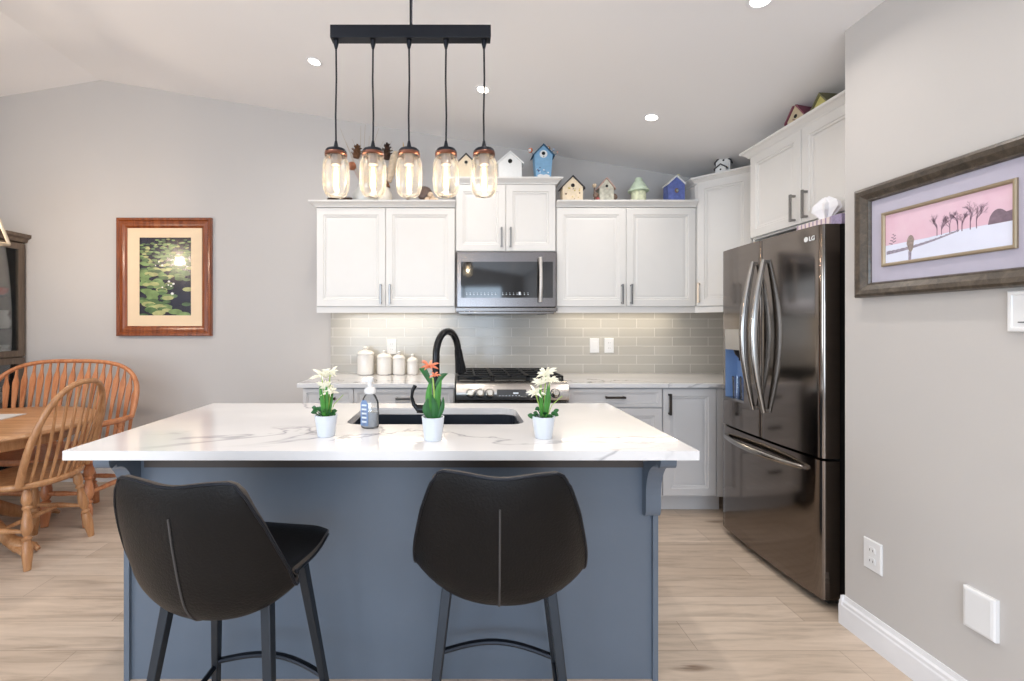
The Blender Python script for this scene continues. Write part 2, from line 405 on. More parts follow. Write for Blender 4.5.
def upper(x0, x1, z0, z1, yf, label, ztop, handles, val=True, sides=(1, 1)):
    t = empty('wall_cabinet', ((x0+x1)/2, YB-.02, z0), label, 'cabinet', None)
    e = .0015
    mb = MB(); mb.box(x0+e, x1-e, yf+.0005, YB-.001, z0, z1+.03)
    if val: mb.box(x0+e, x1-e, yf-.004, yf+.014, z0-.045, z0-.001)
    mb.build('body', m_cab, t)
    X = frame((x0, yf, z0), (1, 0, 0), (0, -1, 0)); w = (x1-x0)/2; h = z1-z0
    door(t, X, .004, .002, w-.004, h-.004, m_cab, handle=(w-.035, .02 if h > .6 else .03, 'v'))
    door(t, X, w, .002, w-.004, h-.004, m_cab, handle=(w+.035, .02 if h > .6 else .03, 'v'))
    path = []
    if sides[0]: path.append((x0+.001, YB-.03))
    path += [(x0+.001, yf-.012), (x1-.001, yf-.012)]
    if sides[1]: path.append((x1-.001, YB-.03))
    crown(t, path, ztop, [(x0+.001, yf-.01), (x1-.001, yf-.01), (x1-.001, YB-.001), (x0+.001, YB-.001)])
    return t
upper(-1.10, -.02, 1.468, 2.238, YU, 'two-door white wall cabinet left of the microwave', 2.286, 1, sides=(1, 0))
upper(-.02, .76, 1.896, 2.417, YU, 'short white wall cabinet directly above the microwave', 2.463, 1, val=False)
upper(.76, 1.844, 1.468, 2.238, YU, 'two-door white wall cabinet right of the microwave', 2.286, 1, sides=(0, 0))
# diagonal corner cabinet
t = empty('corner_cabinet', (2.1, 3.6, 1.468), 'tall white diagonal corner wall cabinet with one pale pull', 'cabinet')
dp = [(1.8455, 3.54), (2.12, 3.26), (XK-.001, 3.26), (XK-.001, YB-.013), (1.8455, YB-.013)]
mb = MB(); mb.prism(dp, 1.468, 2.447, 'z')
u = Vector((2.12-1.8455, 3.26-3.54, 0)).normalized(); out = Vector((u.y, -u.x, 0)); X = frame((1.8455, 3.54, 1.468), u, out)
Lg = math.hypot(2.12-1.8455, .28)
mb.X = X; mb.box(0, Lg, -.012, .004, -.045, -.001); mb.build('body', m_cab, t)
door(t, X, .018, .002, Lg-.025, .953, m_cab, handle=(.035, .03, 'v'), hm=m_brass)
crown(t, [(1.8465, YB-.03), (1.8465, 3.535), (2.115, 3.258), (2.43, 3.258)], 2.463, [(1.85, 3.53), (2.12, 3.26), (2.44, 3.26), (2.44, 3.85), (1.85, 3.85)])
# over-fridge cabinet, doors face -X
t = empty('wall_cabinet', (2.2, 2.5, 1.88), 'deep white two-door cabinet above the refrigerator', 'cabinet')
mb = MB(); mb.box(1.9305, XK-.001, YW+.003, 2.98, 1.88, 2.447); mb.box(1.9305, XK-.001, 2.962, 2.98, .001, 1.88); mb.build('body', m_cab, t)
X = frame((1.93, 2.98, 1.88), (0, -1, 0), (-1, 0, 0))
door(t, X, .004, .01, .44, .53, m_cab, handle=(.40, .03, 'v'))
door(t, X, .446, .01, .515, .53, m_cab, handle=(.49, .03, 'v'))
crown(t, [(XK-.03, 2.982), (1.918, 2.982), (1.918, YW+.004)], 2.463, [(1.92, 2.98), (1.92, 2.015), (2.44, 2.015), (2.44, 2.98)])

# base cabinets
YF = 3.20
CT = .92
def base_body(t, x0, x1):
    mb = MB(); e = .0015
    mb.box(x0+e, x1-e, YF, YB-.001, .12, .888); mb.box(x0+e, x1-e, YF+.075, YB-.001, .001, .12); mb.build('body', m_cabg, t)
t = empty('base_cabinet', (-.56, 3.5, 0), 'pale grey base cabinet with drawers left of the range', 'cabinet')
base_body(t, -1.09, -.022)
X = frame((-1.09, YF, 0), (1, 0, 0), (0, -1, 0))
for u0, w in ((.004, .357), (.361, .70)):
    door(t, X, u0, .75, w, .132, m_cabg, 'drawer', DRAWP, (u0+w/2-.055, .815, 'h'), m_pulld if w < .5 else m_pull, .11, .016)
door(t, X, .004, .13, .357, .615, m_cabg); door(t, X, .361, .13, .348, .615, m_cabg); door(t, X, .711, .13, .35, .615, m_cabg)
t = empty('base_cabinet', (1.1, 3.5, 0), 'pale grey three-drawer base cabinet right of the range', 'cabinet')
base_body(t, .765, 1.43)
X = frame((.765, YF, 0), (1, 0, 0), (0, -1, 0))
for v0, h in ((.75, .132), (.44, .305), (.13, .305)):
    door(t, X, .004, v0, .66, h, m_cabg, 'drawer', DRAWP if h < .2 else DOORP, (.26, v0+h*.55, 'h'), m_pulld, .14, .016)
t = empty('base_cabinet', (1.65, 3.5, 0), 'pale grey one-door base cabinet beside the refrigerator', 'cabinet')
base_body(t, 1.43, 1.88)
X = frame((1.43, YF, 0), (1, 0, 0), (0, -1, 0))
door(t, X, .004, .13, .372, .752, m_cabg, handle=(.045, .70, 'v'), hm=m_pulld, hl=.15, hw=.016)
mb = MB(); mb.box(1.810, 1.878, YF-.018, YF-.0005, .125, .885); mb.build('filler_strip', m_cabg, t)
# counters
mb = MB(); mb.box(-1.12, -.021, 3.16, YB-.0125, .89, CT)
tag(mb.build('countertop', m_quartz, origin=(-.56, 3.5, .89), bev=.003), 'white quartz countertop under the ceramic canisters', 'countertop')
mb = MB(); mb.box(.766, XK-.002, 3.16, YB-.0125, .89, CT)
tag(mb.build('countertop', m_quartz, origin=(1.1, 3.5, .89), bev=.003), 'white quartz countertop between range and refrigerator', 'countertop')

# under-cabinet light bars
for x0, x1, s in ((-1.0, -.1, 'left'), (.85, 1.8, 'right')):
    t = empty('under_cabinet_light', ((x0+x1)/2, 3.72, 1.455), 'slim light bar glowing under the %s wall cabinet' % s, 'light')
    mb = MB(); mb.box(x0, x1, 3.70, 3.74, 1.4555, 1.4675); mb.build('housing', m_white, t)
    area('lamp', ((x0+x1)/2, 3.72, 1.45), (0, 0, 0), x1-x0, .03, 2.6, (1, .87, .68), parent=t)

# ------------------------------------------------------------------ microwave
m_mwst = M('microwave_stainless', (128, 124, 124), .22, 1, stretch=(30, 1, 1), scale=12)
m_brightbar = M('bright_steel_bar', (206, 202, 198), .42, .7)
mx0, mx1 = -.013, .753; my = 3.47
t = empty('microwave', (.37, 3.6, 1.41), 'stainless over-the-range microwave with black glass door', 'microwave')
mb = MB(); mb.box(mx0, mx1, my+.045, YB-.014, 1.45, 1.894); mb.box(mx0, mx1, my+.02, YB-.014, 1.425, 1.4495); mb.build('casing', m_steeld, t, bev=.003)
mb = MB(); mb.X = frame((mx0+.002, my+.044, 1.462), (1, 0, 0), (0, -1, 0)); mb.nested(mx1-mx0-.004, .426, [(0, 0), (0, .038), (.006, .044), (.03, .044)])
dr = mb.build('door', m_mwst, t)
mb = MB(); mb.box(mx0+.035, mx1-.03, my-.004, my-.0005, 1.535, 1.81); wd = mb.build('door_window', m_blkglass, dr)
mb = MB(); mb.tube([(mx0+.635, my-.035, 1.50+.34*i/10-.0) for i in range(11)], .017, 12, flat=.8, up=(1, 0, 0))
mb.X = Matrix.Identity(4); mb.v = [Vector((q.x+.0, q.y-.022*math.sin(PI*(q.z-1.50)/.34), q.z)) for q in mb.v]
mb.box(mx0+.628, mx0+.644, my-.034, my-.0, 1.506, 1.522); mb.box(mx0+.628, mx0+.644, my-.034, my-.0, 1.82, 1.836)
mb.build('handle', m_brightbar, dr, smooth=True)
mb = MB()
for i in range(18):
    if i == 9: continue
    x = mx0+.075+i*.0275
    mb.box(x, x+.008, my-.0052, my-.0045, 1.558, 1.562); mb.box(x, x+.006, my-.0052, my-.0045, 1.570, 1.573)
marks = mb.build('control_marks', M('pale_marks', (200, 204, 210), .5, emit=(200, 204, 210), estr=.3), dr)
mb = MB(); mb.box(mx0+.475, mx0+.49, my-.0052, my-.0045, 1.556, 1.58); mb.build('clock_digit', marks.data.materials[0], dr)
mb = MB(); mb.box(mx0-.006, mx1+.006, my-.004, my+.019, 1.432, 1.458); mb.box(mx0+.02, mx1-.02, my+.0, my+.018, 1.412, 1.431); mb.build('vent_grille', m_steeld, t, bev=.003)
for x in (.09, .66):
    mb = MB(); mb.box(x-.02, x+.02, my+.03, my+.2, 1.41, 1.4245); mb.build('vent_filter', m_black, t)

# ------------------------------------------------------------------ range
t = empty('gas_range', (.37, 3.4, 0), 'stainless gas range with black grates below the microwave', 'range')
rx0, rx1 = -.008, .753; ry = 3.11
mb = MB(); mb.box(rx0, rx1, ry+.05, YB-.014, .06, .89); mb.box(rx0+.03, rx1-.03, ry+.10, YB-.03, .001, .06); mb.build('body', m_steeld, t)
mb = MB(); mb.box(rx0-.006, rx1+.006, ry+.08, YB-.014, .922, .936); mb.box(rx0, rx1, ry+.05, YB-.014, .891, .9215); mb.build('cooktop', m_iron, t, bev=.003)
m_knob = M('chrome_knob', (196, 192, 184), .16, 1)
# curved control panel
prof = [(ry+.10, .938), (ry+.06, .936), (ry+.02, .92), (ry-.005, .89), (ry-.015, .85), (ry-.01, .815), (ry+.02, .80), (ry+.049, .80), (ry+.049, .889), (ry+.079, .9215)]
mb = MB(); mb.prism(prof, rx0-.004, rx1+.004, 'x'); cp = mb.build('control_panel', m_steel, t, smooth=True, angle=50)
mb = MB(); mb.X = Matrix.Translation((.365, ry-.0165, .862)) @ Matrix.Rotation(R(-14), 4, 'X'); mb.box(-.10, .10, -.004, .004, -.026, .026); dsp = mb.build('display', m_blkglass, cp)
mb = MB(); mb.X = Matrix.Translation((.365, ry-.0165, .862)) @ Matrix.Rotation(R(-14), 4, 'X'); mb.box(.01, .045, -.0052, -.0045, -.004, .006)
for i in range(7): mb.box(-.085+i*.022, -.078+i*.022, -.0052, -.0045, -.017, -.014)
mb.build('display_digits', M('digits', (190, 200, 210), .5, emit=(190, 200, 210), estr=.4), dsp)
for x in (.085, .15, .215, .52, .59, .66):
    mb = MB(); mb.X = Matrix.Translation((x, ry-.016, .862)) @ Matrix.Rotation(R(76), 4, 'X')
    mb.lathe([(.027, .0), (.027, .01), (.022, .012), (.021, .038), (.017, .042)], seg=20)
    k = mb.build('knob', m_knob, cp, smooth=True)
    mb = MB(); mb.X = Matrix.Translation((x, ry-.016, .862)) @ Matrix.Rotation(R(76), 4, 'X'); mb.lathe([(.032, -.002), (.032, .003), (.028, .004)], seg=20); mb.build('bezel', m_black, k)
    mb = MB(); mb.X = Matrix.Translation((x, ry-.016, .862)) @ Matrix.Rotation(R(76), 4, 'X'); mb.box(-.004, .004, -.018, .018, .041, .050); mb.build('grip', m_knob, k, bev=.001)
for gx in (.12, .37, .62):
    mb = MB(); x0, x1, y0, y1 = gx-.118, gx+.118, ry+.11, YB-.06
    zz = .968
    for a, b in (((x0, y0), (x1, y0)), ((x0, y1), (x1, y1)), ((x0, y0), (x0, y1)), ((x1, y0), (x1, y1)), ((x0, (y0+y1)/2), (x1, (y0+y1)/2)), ((gx, y0), (gx, y1))):
        mb.box(min(a[0], b[0])-.006, max(a[0], b[0])+.006, min(a[1], b[1])-.006, max(a[1], b[1])+.006, zz-.012, zz)
    for yy in ((3*y0+y1)/4, (y0+3*y1)/4): mb.box(x0, x1, yy-.005, yy+.005, zz-.012, zz)
    for xx in (x0, x1):
        for yy in (y0, (y0+y1)/2, y1): mb.box(xx-.006, xx+.006, yy-.006, yy+.006, .9365, zz)
    mb.build('grate', m_iron, t)
for x, y, r in ((.12, ry+.22, .05), (.12, YB-.18, .04), (.37, (ry+YB)/2, .055), (.62, ry+.22, .045), (.62, YB-.18, .05)):
    mb = MB(); mb.lathe([(r*1.2, 0), (r*1.2, .006), (r*.9, .008), (r*.9, .013), (r*.8, .016)], (x, y, .9365), 20); mb.build('burner', m_black, t, smooth=True)
mb = MB(); mb.X = frame((rx0+.002, ry+.049, .19), (1, 0, 0), (0, -1, 0)); mb.nested(rx1-rx0-.004, .60, [(0, 0), (0, .04), (.005, .045), (.06, .045)])
od = mb.build('oven_door', m_steeld, t)
mb = MB(); mb.box(rx0+.09, rx1-.09, ry+.0, ry+.0035, .28, .64); mb.build('door_window', m_blkglass, od)
mb = MB(); mb.tube([(rx0+.04, ry-.045, .755), (rx1-.04, ry-.045, .755)], .013, 12); mb.box(rx0+.06, rx0+.085, ry-.04, ry+.004, .748, .762); mb.box(rx1-.085, rx1-.06, ry-.04, ry+.004, .748, .762)
mb.build('handle', m_handle, od, smooth=True)
mb = MB(); mb.X = frame((rx0+.002, ry+.049, .065), (1, 0, 0), (0, -1, 0)); mb.nested(rx1-rx0-.004, .12, [(0, 0), (0, .04), (.004, .044), (.02, .044)]); mb.build('warming_drawer', m_steeld, t)

# ------------------------------------------------------------------ outlets
def plate(x, z, w, h, name, label, cat, kind):
    X = frame((x, YB-.0125, z), (1, 0, 0), (0, -1, 0)); return wallplate(X, w, h, name, label, cat, kind, (x, YB-.0125, z))
def wallplate(X, w, h, name, label, cat, kind, origin):
    t = empty(name, origin, label, cat)
    mb = MB(); mb.X = X @ Matrix.Translation((-w/2, 0, -h/2)); mb.nested(w, h, [(0, 0), (0, .004), (.004, .007), (.008, .007)]); mb.build('cover_plate', m_white, t)
    if kind == 'rocker':
        mb = MB(); mb.X = X; mb.box(-.017, .017, -.0105, -.0072, -.034, .034); mb.build('rocker', m_white, t, bev=.001)
    else:
        for dz in (-.022, .022):
            mb = MB(); mb.X = X @ Matrix.Translation((0, 0, dz)); mb.prism(rrect(-.016, .016, -.014, .014, .008), -.0095, -.0072)
            q = mb.build('socket', m_white, t)
            mb = MB(); mb.X = X @ Matrix.Translation((0, 0, dz)); mb.box(-.008, -.006, -.0102, -.0096, -.004, .005); mb.box(.006, .008, -.0102, -.0096, -.004, .005); mb.build('slot', m_slot, q)
    return t
plate((392-458)/117.6, 1.145, .078, .13, 'outlet', 'white wall outlet on the tile above the canisters', 'outlet', 'o')
plate((594-458)/117.6, 1.155, .078, .125, 'light_switch', 'left white switch plate of the pair on the tiles right of the range', 'switch', 'rocker')
plate((608.5-458)/117.6, 1.155, .078, .125, 'outlet', 'right plate of the pair on the tiles right of the range', 'outlet', 'o')
def rplate(y, z, w, h, *a): return wallplate(frame((XR-.0005, y, z), (0, -1, 0), (-1, 0, 0)), w, h, *a, (XR-.0005, y, z))
rplate(1.872, .375, .082, .125, 'outlet', 'white double outlet low on the right wall nearer the refrigerator', 'outlet', 'o')
t = empty('cover_plate', (XR, 1.48, .385), 'blank white wall plate low on the right wall, nearest the camera', 'wall plate')
mb = MB(); mb.X = frame((XR-.0005, 1.528, .318), (0, -1, 0), (-1, 0, 0)); mb.nested(.092, .135, [(0, 0), (0, .012), (.003, .016), (.01, .018)]); mb.build('plate', m_white, t)
t = empty('wall_control', (XR, 1.35, 1.365), 'white wall control just below the snowy picture, cut by the photo edge', 'wall control')
mb = MB(); mb.X = frame((XR-.0005, 1.408, 1.302), (0, -1, 0), (-1, 0, 0)); mb.nested(.11, .125, [(0, 0), (0, .010), (.004, .013), (.012, .013), (.014, .010)]); pl = mb.build('plate', m_white, t)
mb = MB(); mb.X = frame((XR-.0005, 1.408, 1.302), (0, -1, 0), (-1, 0, 0)); mb.box(.028, .06, -.012, -.0095, .028, .031); mb.build('slot', m_slot, pl)

# ------------------------------------------------------------------ canisters
for i, (px, r, h) in enumerate(((365.5, .068, .165), (384.5, .061, .138), (399, .052, .128), (412.5, .045, .105))):
    y = 3.74; x = (px-458)*y/455
    t = empty('canister', (x, y, CT), ['largest white ceramic canister at the left end of the row', 'second largest white canister, between the largest and the third',
        'third white ceramic canister, second from the right of the row', 'smallest white ceramic canister at the right end of the row'][i], 'canister', 'white ceramic canisters on the back counter')
    mb = MB(); mb.lathe([(r*.85, .001), (r*.96, .006), (r, .02), (r, h*.9), (r*.94, h*.97), (r*.94, h)], (x, y, CT), 32); mb.build('jar', m_ceramic, t, smooth=True)
    k = .85 if i else .9
    mb = MB(); mb.lathe([(r*1.02, h+.0005), (r*1.05, h+.008), (r*.98, h+.018), (r*.7, h+.032), (r*.3, h+.038), (r*.22, h+.043), (r*.3, h+.05), (r*.3, h+.058), (r*.15, h+.066)], (x, y, CT), 32)
    mb.build('lid', m_ceramic, t, smooth=True)

# ------------------------------------------------------------------ refrigerator
t = empty('refrigerator', (2.0, 2.53, 0), 'dark stainless french-door refrigerator with bottom freezer in the alcove', 'refrigerator')
fy0, fy1, fx = 2.114, 2.922, 1.694
mb = MB(); mb.box(1.775, 2.42, fy0+.01, fy1-.006, .03, 1.775); mb.box(1.80, 2.40, fy0+.03, fy1-.03, .001, .03); mb.build('casing', m_fbody, t)
mb = MB(); mb.box(1.76, 1.84, fy0+.015, fy0+.08, 1.776, 1.80); mb.box(1.76, 1.84, fy1-.08, fy1-.015, 1.776, 1.80); mb.build('hinge_cover', m_fbody, t, bev=.004)
mb = MB(); mb.box(1.745, 1.80, fy0+.03, fy1-.03, .012, .0295); mb.build('kick_plate', m_fbody, t)
def fxs(y):   # curved front
    q = (y-(fy0+fy1)/2)/((fy1-fy0)/2); e = max(0, abs(q)-.93)/.07
    return fx-.018*(1-q*q)+.008*e*e
def fdoor(name, ya, yb, za, zb, hole=None, parent=t):
    ys = sorted(set([ya+(yb-ya)*i/16 for i in range(17)]+([hole[0], hole[1]] if hole else [])+[ya+.004, yb-.004, ya+.012, yb-.012]))
    zs = sorted(set([za, zb]+([hole[2], hole[3]] if hole else [])))
    mb = MB(); xb = 1.774; e = .004
    def P(y, z):
        d = min(y-ya, yb-y); r = .008*(1-min(d, .008)/.008)**2
        return (fxs(y)+r, y, z)
    for i in range(len(ys)-1):
        for j in range(len(zs)-1):
            if hole and ys[i] >= hole[0]-1e-6 and ys[i+1] <= hole[1]+1e-6 and zs[j] >= hole[2]-1e-6 and zs[j+1] <= hole[3]+1e-6: continue
            a, b = ys[i], ys[i+1]; mb.add([P(a, zs[j]), P(b, zs[j]), P(b, zs[j+1]), P(a, zs[j+1])], [(0, 1, 2, 3)])
        a, b = ys[i], ys[i+1]
        for z in (za, zb): mb.add([P(a, z), P(b, z), (xb, b, z), (xb, a, z)], [(0, 1, 2, 3)])
    for y in (ya, yb): mb.add([P(y, za), P(y, zb), (xb, y, zb), (xb, y, za)], [(0, 1, 2, 3)])
    mb.add([(xb, ya, za), (xb, yb, za), (xb, yb, zb), (xb, ya, zb)], [(0, 1, 2, 3)])
    me = mb
    o = me.build(name, m_fridge, parent, smooth=True, angle=50)
    bm = bmesh.new(); bm.from_mesh(o.data); bmesh.ops.remove_doubles(bm, verts=bm.verts, dist=1e-5); bmesh.ops.recalc_face_normals(bm, faces=bm.faces); bm.to_mesh(o.data); bm.free()
    o.data.shade_smooth(); o.data.set_sharp_from_angle(angle=R(50))
    return o
ym = (fy0+fy1)/2
hole = (2.675, 2.875, .865, 1.30)
dn = fdoor('near_door', fy0, ym-.003, .703, 1.795)
df = fdoor('far_door', ym+.003, fy1, .703, 1.795, hole)
fz = fdoor('freezer_drawer', fy0, fy1, .045, .69)
# dispenser
m_dblue = M('dispenser_blue', (120, 144, 180), .35, .3, emit=(110, 150, 210), estr=.12)
xh = 1.765
mb = MB(); hy0, hy1, hz0, hz1 = hole
mb.add([(xh, hy0, hz0), (xh, hy1, hz0), (xh, hy1, 1.175), (xh, hy0, 1.175)], [(0, 1, 2, 3)])
for y in (hy0, hy1): mb.add([(fxs(y), y, hz0), (fxs(y), y, hz1), (xh, y, hz1), (xh, y, hz0)], [(0, 1, 2, 3)])
ds = mb.build('dispenser_niche', m_dblue, df, solid=.001)
mb = MB(); mb.add([(fxs(hy0)-.001, hy0, 1.175), (fxs(hy1)-.001, hy1, 1.175), (fxs(hy1)-.001, hy1, hz1), (fxs(hy0)-.001, hy0, hz1), (xh, hy0, 1.175), (xh, hy1, 1.175), (xh, hy1, hz1), (xh, hy0, hz1)],
       [(0, 1, 2, 3), (4, 5, 6, 7), (0, 1, 5, 4), (3, 2, 6, 7), (0, 3, 7, 4), (1, 2, 6, 5)])
mb.build('dispenser_panel', M('dispenser_grey', (176, 172, 168), .3, .6), df)
mb = MB(); mb.lathe([(.04, 0), (.03, -.03), (.012, -.05), (.012, -.065)], (1.725, 2.775, 1.174), 16); mb.build('spout', m_black, df, smooth=True)
mb = MB(); mb.box(fxs(2.77)-.004, xh, hy0+.001, hy1-.001, hz0, hz0+.014); mb.build('drip_tray', m_handle, df)
for yy, l in ((2.735, 'clear tumbler in the refrigerator dispenser, nearer the door handles'), (2.81, 'clear tumbler in the refrigerator dispenser, farther from the door handles')):
    mb = MB(); r = .026
    mb.lathe([(r*.8, .0), (r, .13), (r*.92, .13), (r*.74, .006), (.001, .006)], (1.722, yy, hz0+.0145), 20)
    tag(mb.build('tumbler', m_tumbler, smooth=True, origin=(1.722, yy, hz0+.0145)), l, 'glass', 'tumblers in the dispenser')
# handles
for yy, d in ((ym-.045, dn), (ym+.045, df)):
    mb = MB(); pts = []
    for i in range(25):
        s_ = i/24; z = .85+.83*s_; bow = math.sin(PI*s_)
        pts.append((fxs(yy)-.014-.056*bow, yy, z))
    mb.tube(pts, [.010+.008*math.sin(PI*i/24) for i in range(25)], 12, flat=1.25, up=(1, 0, 0))
    mb.box(fxs(yy)-.02, fxs(yy)+.002, yy-.008, yy+.008, .852, .872); mb.box(fxs(yy)-.02, fxs(yy)+.002, yy-.008, yy+.008, 1.66, 1.678)
    mb.build('handle', m_handle, d, smooth=True)
mb = MB(); pts = []
for i in range(25):
    s_ = i/24; y = fy0+.09+(fy1-fy0-.15)*s_; pts.append((fxs(y)-.012-.045*math.sin(PI*s_)**.8, y, .635))
mb.tube(pts, [.011+.007*math.sin(PI*i/24) for i in range(25)], 12, up=(0, 0, 1))
for y in (fy0+.095, fy1-.07): mb.box(fxs(y)-.02, fxs(y)+.004, y-.008, y+.012, .627, .643)
mb.build('handle', m_handle, fz, smooth=True)
# logo: disc plus letters
def text_mesh(txt, size, X, name, mat, parent, depth=.0006):
    cu = bpy.data.curves.new('txt', 'FONT'); cu.body = txt; cu.size = size; cu.extrude = depth; cu.offset = .0008
    o = bpy.data.objects.new('txt', cu); C.objects.link(o)
    bpy.context.view_layer.update()
    me = bpy.data.meshes.new_from_object(o.evaluated_get(bpy.context.evaluated_depsgraph_get()))
    bpy.data.objects.remove(o); bpy.data.curves.remove(cu)
    me.transform(X); me.transform(Matrix.Translation(-WL[parent.name])); me.materials.clear(); me.materials.append(mat)
    q = bpy.data.objects.new(name, me); C.objects.link(q); q.parent = parent; WL[q.name] = WL[parent.name]; return q
m_logo = M('logo_silver', (226, 226, 226), .4)
yl = 2.205; xl = fxs(2.19)-.0015
X = Matrix(((0, 0, -1, xl), (-1, 0, 0, yl), (0, 1, 0, 1.727), (0, 0, 0, 1)))
mb = MB(); mb.X = X @ Matrix.Translation((0, .0115, 0)); mb.prism([(.0125*math.cos(a), .0125*math.sin(a)) for a in [2*PI*i/24 for i in range(24)]], -.0005, .0008, 'z'); mb.build('logo_disc', m_logo, dn)
text_mesh('LG', .030, X @ Matrix.Translation((.018, .001, 0)), 'logo_letters', m_logo, dn)
# tissue box on top
t = empty('tissue_box', (1.86, 2.28, 1.796), 'low patterned tissue box with white tissue on top of the refrigerator', 'tissue box')
m_tb, nt, N, L, p = nt_mat('pink_patterned_card'); v = coords(nt)
wv = N.new('ShaderNodeTexWave'); L.new(v, wv.inputs['Vector']); wv.bands_direction = 'Y'; wv.inputs['Scale'].default_value = 12; wv.inputs['Distortion'].default_value = 1.5
L.new(ramp(nt, wv.outputs[0], [(.1, lin((150, 130, 160))), (.25, lin((226, 206, 206))), (.8, lin((232, 218, 214)))]), p.inputs['Base Color'])
mb = MB(); mb.box(1.80, 1.915, 2.1955, 2.42, 1.7965, 1.85); mb.build('box', m_tb, t, bev=.002)
mb = MB(); mb.box(1.80, 1.915, 2.135, 2.195, 1.8015, 1.85); mb.build('end_flap', M('mauve_card', (160, 148, 178), .7, var=.2, scale=80), t)
mb = MB(); n = 14
rings = []
for k, (r, z) in enumerate(((.018, 1.8505), (.03, 1.875), (.05, 1.905), (.045, 1.935), (.012, 1.965))):
    rings.append([(1.86+r*.6*math.cos(2*PI*j/n)*(1+.35*(-1)**j), 2.30+r*1.3*math.sin(2*PI*j/n)*(1+.35*(-1)**j), z+.008*math.sin(j*2.1)) for j in range(n)])
mb.loft(rings); mb.build('tissue', m_paper, t)

# ------------------------------------------------------------------ island
t = empty('kitchen_island', (-.25, 2.0, 0), 'slate blue kitchen island base with scrolled corbels', 'island')
ix0, ix1, iy0, iy1 = -1.24, .743, 1.70, 2.33
mb = MB(); mb.box(ix0+.02, ix1-.02, iy0, iy0+.02, .001, .887); mb.build('front_panel', m_isl, t)
for xa, xb in ((ix0, ix0+.0195), (ix1-.0195, ix1)):
    mb = MB(); mb.box(xa, xb, iy0-.012, iy1, .001, .887); mb.build('side_panel', m_isl, t)
mb = MB(); mb.box(ix0+.02, ix1-.02, iy1-.02, iy1, .1, .887); mb.box(ix0+.02, ix1-.02, iy1-.08, iy1-.06, .001, .1); mb.box(ix0+.02, ix1-.02, iy0+.0205, iy1-.0205, .1, .12); mb.build('carcass', m_isl, t)
X = frame((ix1-.02, iy1, 0), (-1, 0, 0), (0, 1, 0))
for i in range(4): door(t, X, .486*i, .12, .484, .76, m_isl, handle=(.486*i+(.44 if i % 2 == 0 else .04), .68, 'v'))
mb = MB(); mb.box(ix0+.075, ix1-.056, iy0-.012, iy0-.0005, .795, .8885); mb.build('overhang_shade_strip', m_islshade, t)  # thin dark strip in place of the shadow under the worktop overhang
# corbels: profile in y,z
def corbel_prof():
    P = [(iy0-.0005, .8885), (1.475, .8885), (1.475, .862)]
    for i in range(7): a = R(180+90*i/6); P.append((1.500+.025*math.cos(a), .855+.022*math.sin(a)))
    P.append((1.525, .84))
    for i in range(9): a = R(90-90*i/8); P.append((1.53+.12*math.cos(a), .70+.13*math.sin(a)))
    for i in range(7): a = R(180+90*i/6); P.append((1.672+.022*math.cos(a), .655+.035*math.sin(a)))
    P.append((iy0-.0005, .615)); return [(iy0-.0005-(iy0-.0005-y)*.69, z) for y, z in P]
for xa, xb in ((ix0, ix0+.055), (ix1-.055, ix1)):
    mb = MB(); mb.prism(corbel_prof(), xa, xb, 'x'); mb.build('corbel', m_isl, t)
for x in (ix0, ix1-.02):
    pass
# worktop with sink cut-out
cx0, cx1, cy0, cy1 = -1.266, .773, 1.456, 2.355
sx0, sx1, sy0, sy1 = -.463, .275, 1.85, 2.215
mb = MB(); mb.holed([(cx0, cy0), (cx1, cy0), (cx1, cy1), (cx0, cy1)], [rrect(sx0, sx1, sy0, sy1, .06)], .89, CT)
tag(mb.build('countertop', m_quartz, origin=(-.25, 1.9, .89)), 'large veined white quartz island worktop with sink cut-out', 'countertop')
mb = MB()
mb.holed([(sx0-.03, sy0-.03), (sx1+.03, sy0-.03), (sx1+.03, sy1+.03), (sx0-.03, sy1+.03)], [rrect(sx0+.004, -.105, sy0+.004, sy1-.004, .055), rrect(-.085, sx1-.004, sy0+.004, sy1-.004, .055)], .70, .8888)
mb.box(sx0-.03, sx1+.03, sy0-.03, sy1+.03, .685, .6995)
tsk = tag(mb.build('kitchen_sink', m_sink, origin=(-.09, 2.03, .685)), 'black double-bowl undermount sink in the island worktop', 'sink')
for x in (-.28, .09):
    mb = MB(); mb.lathe([(.045, .0), (.045, .003), (.03, .004), (.03, .002)], (x, 2.04, .70), 20); mb.build('drain', m_steel, tsk)
# faucet
t = empty('kitchen_faucet', (-.083, 1.80, CT), 'black gooseneck pull-down faucet at the island sink', 'faucet')
fxx, fyy = -.087, 1.80
mb = MB(); mb.lathe([(.03, .0005), (.03, .008), (.024, .012), (.022, .02), (.022, .10), (.018, .115), (.0145, .12)], (fxx, fyy, CT), 20)
dx, dy = .088, .16
pts = [(fxx, fyy, CT+.11+.03*i) for i in range(6)]
for i in range(1, 17):
    a = PI*(1-i/16*.94); s_ = (1+math.cos(a))/2
    pts.append((fxx+dx*s_, fyy+dy*s_, 1.20+.098*math.sin(a)))
mb.tube(pts, .0145, 14); mb.build('spout', m_blackm, t, smooth=True)
q = Vector(pts[-1]); d = (q-Vector(pts[-2])).normalized()
mb = MB(); mb.tube([q+d*.0, q+d*.02, q+d*.05, q+d*.10, q+d*.105], [.016, .018, .020, .026, .022], 16); mb.build('spray_head', m_blackm, t, smooth=True)
mb = MB(); mb.tube([(fxx-.02, fyy, .99), (fxx-.075, fyy, .992)], [.018, .017], 14)
mb.tube([(fxx-.068, fyy, .99), (fxx-.088, fyy+.0, 1.01), (fxx-.096, fyy, 1.04), (fxx-.092, fyy, 1.065), (fxx-.082, fyy, 1.085)], [.012, .008, .006, .007, .008], 10)
mb.build('lever', m_blackm, t, smooth=True)

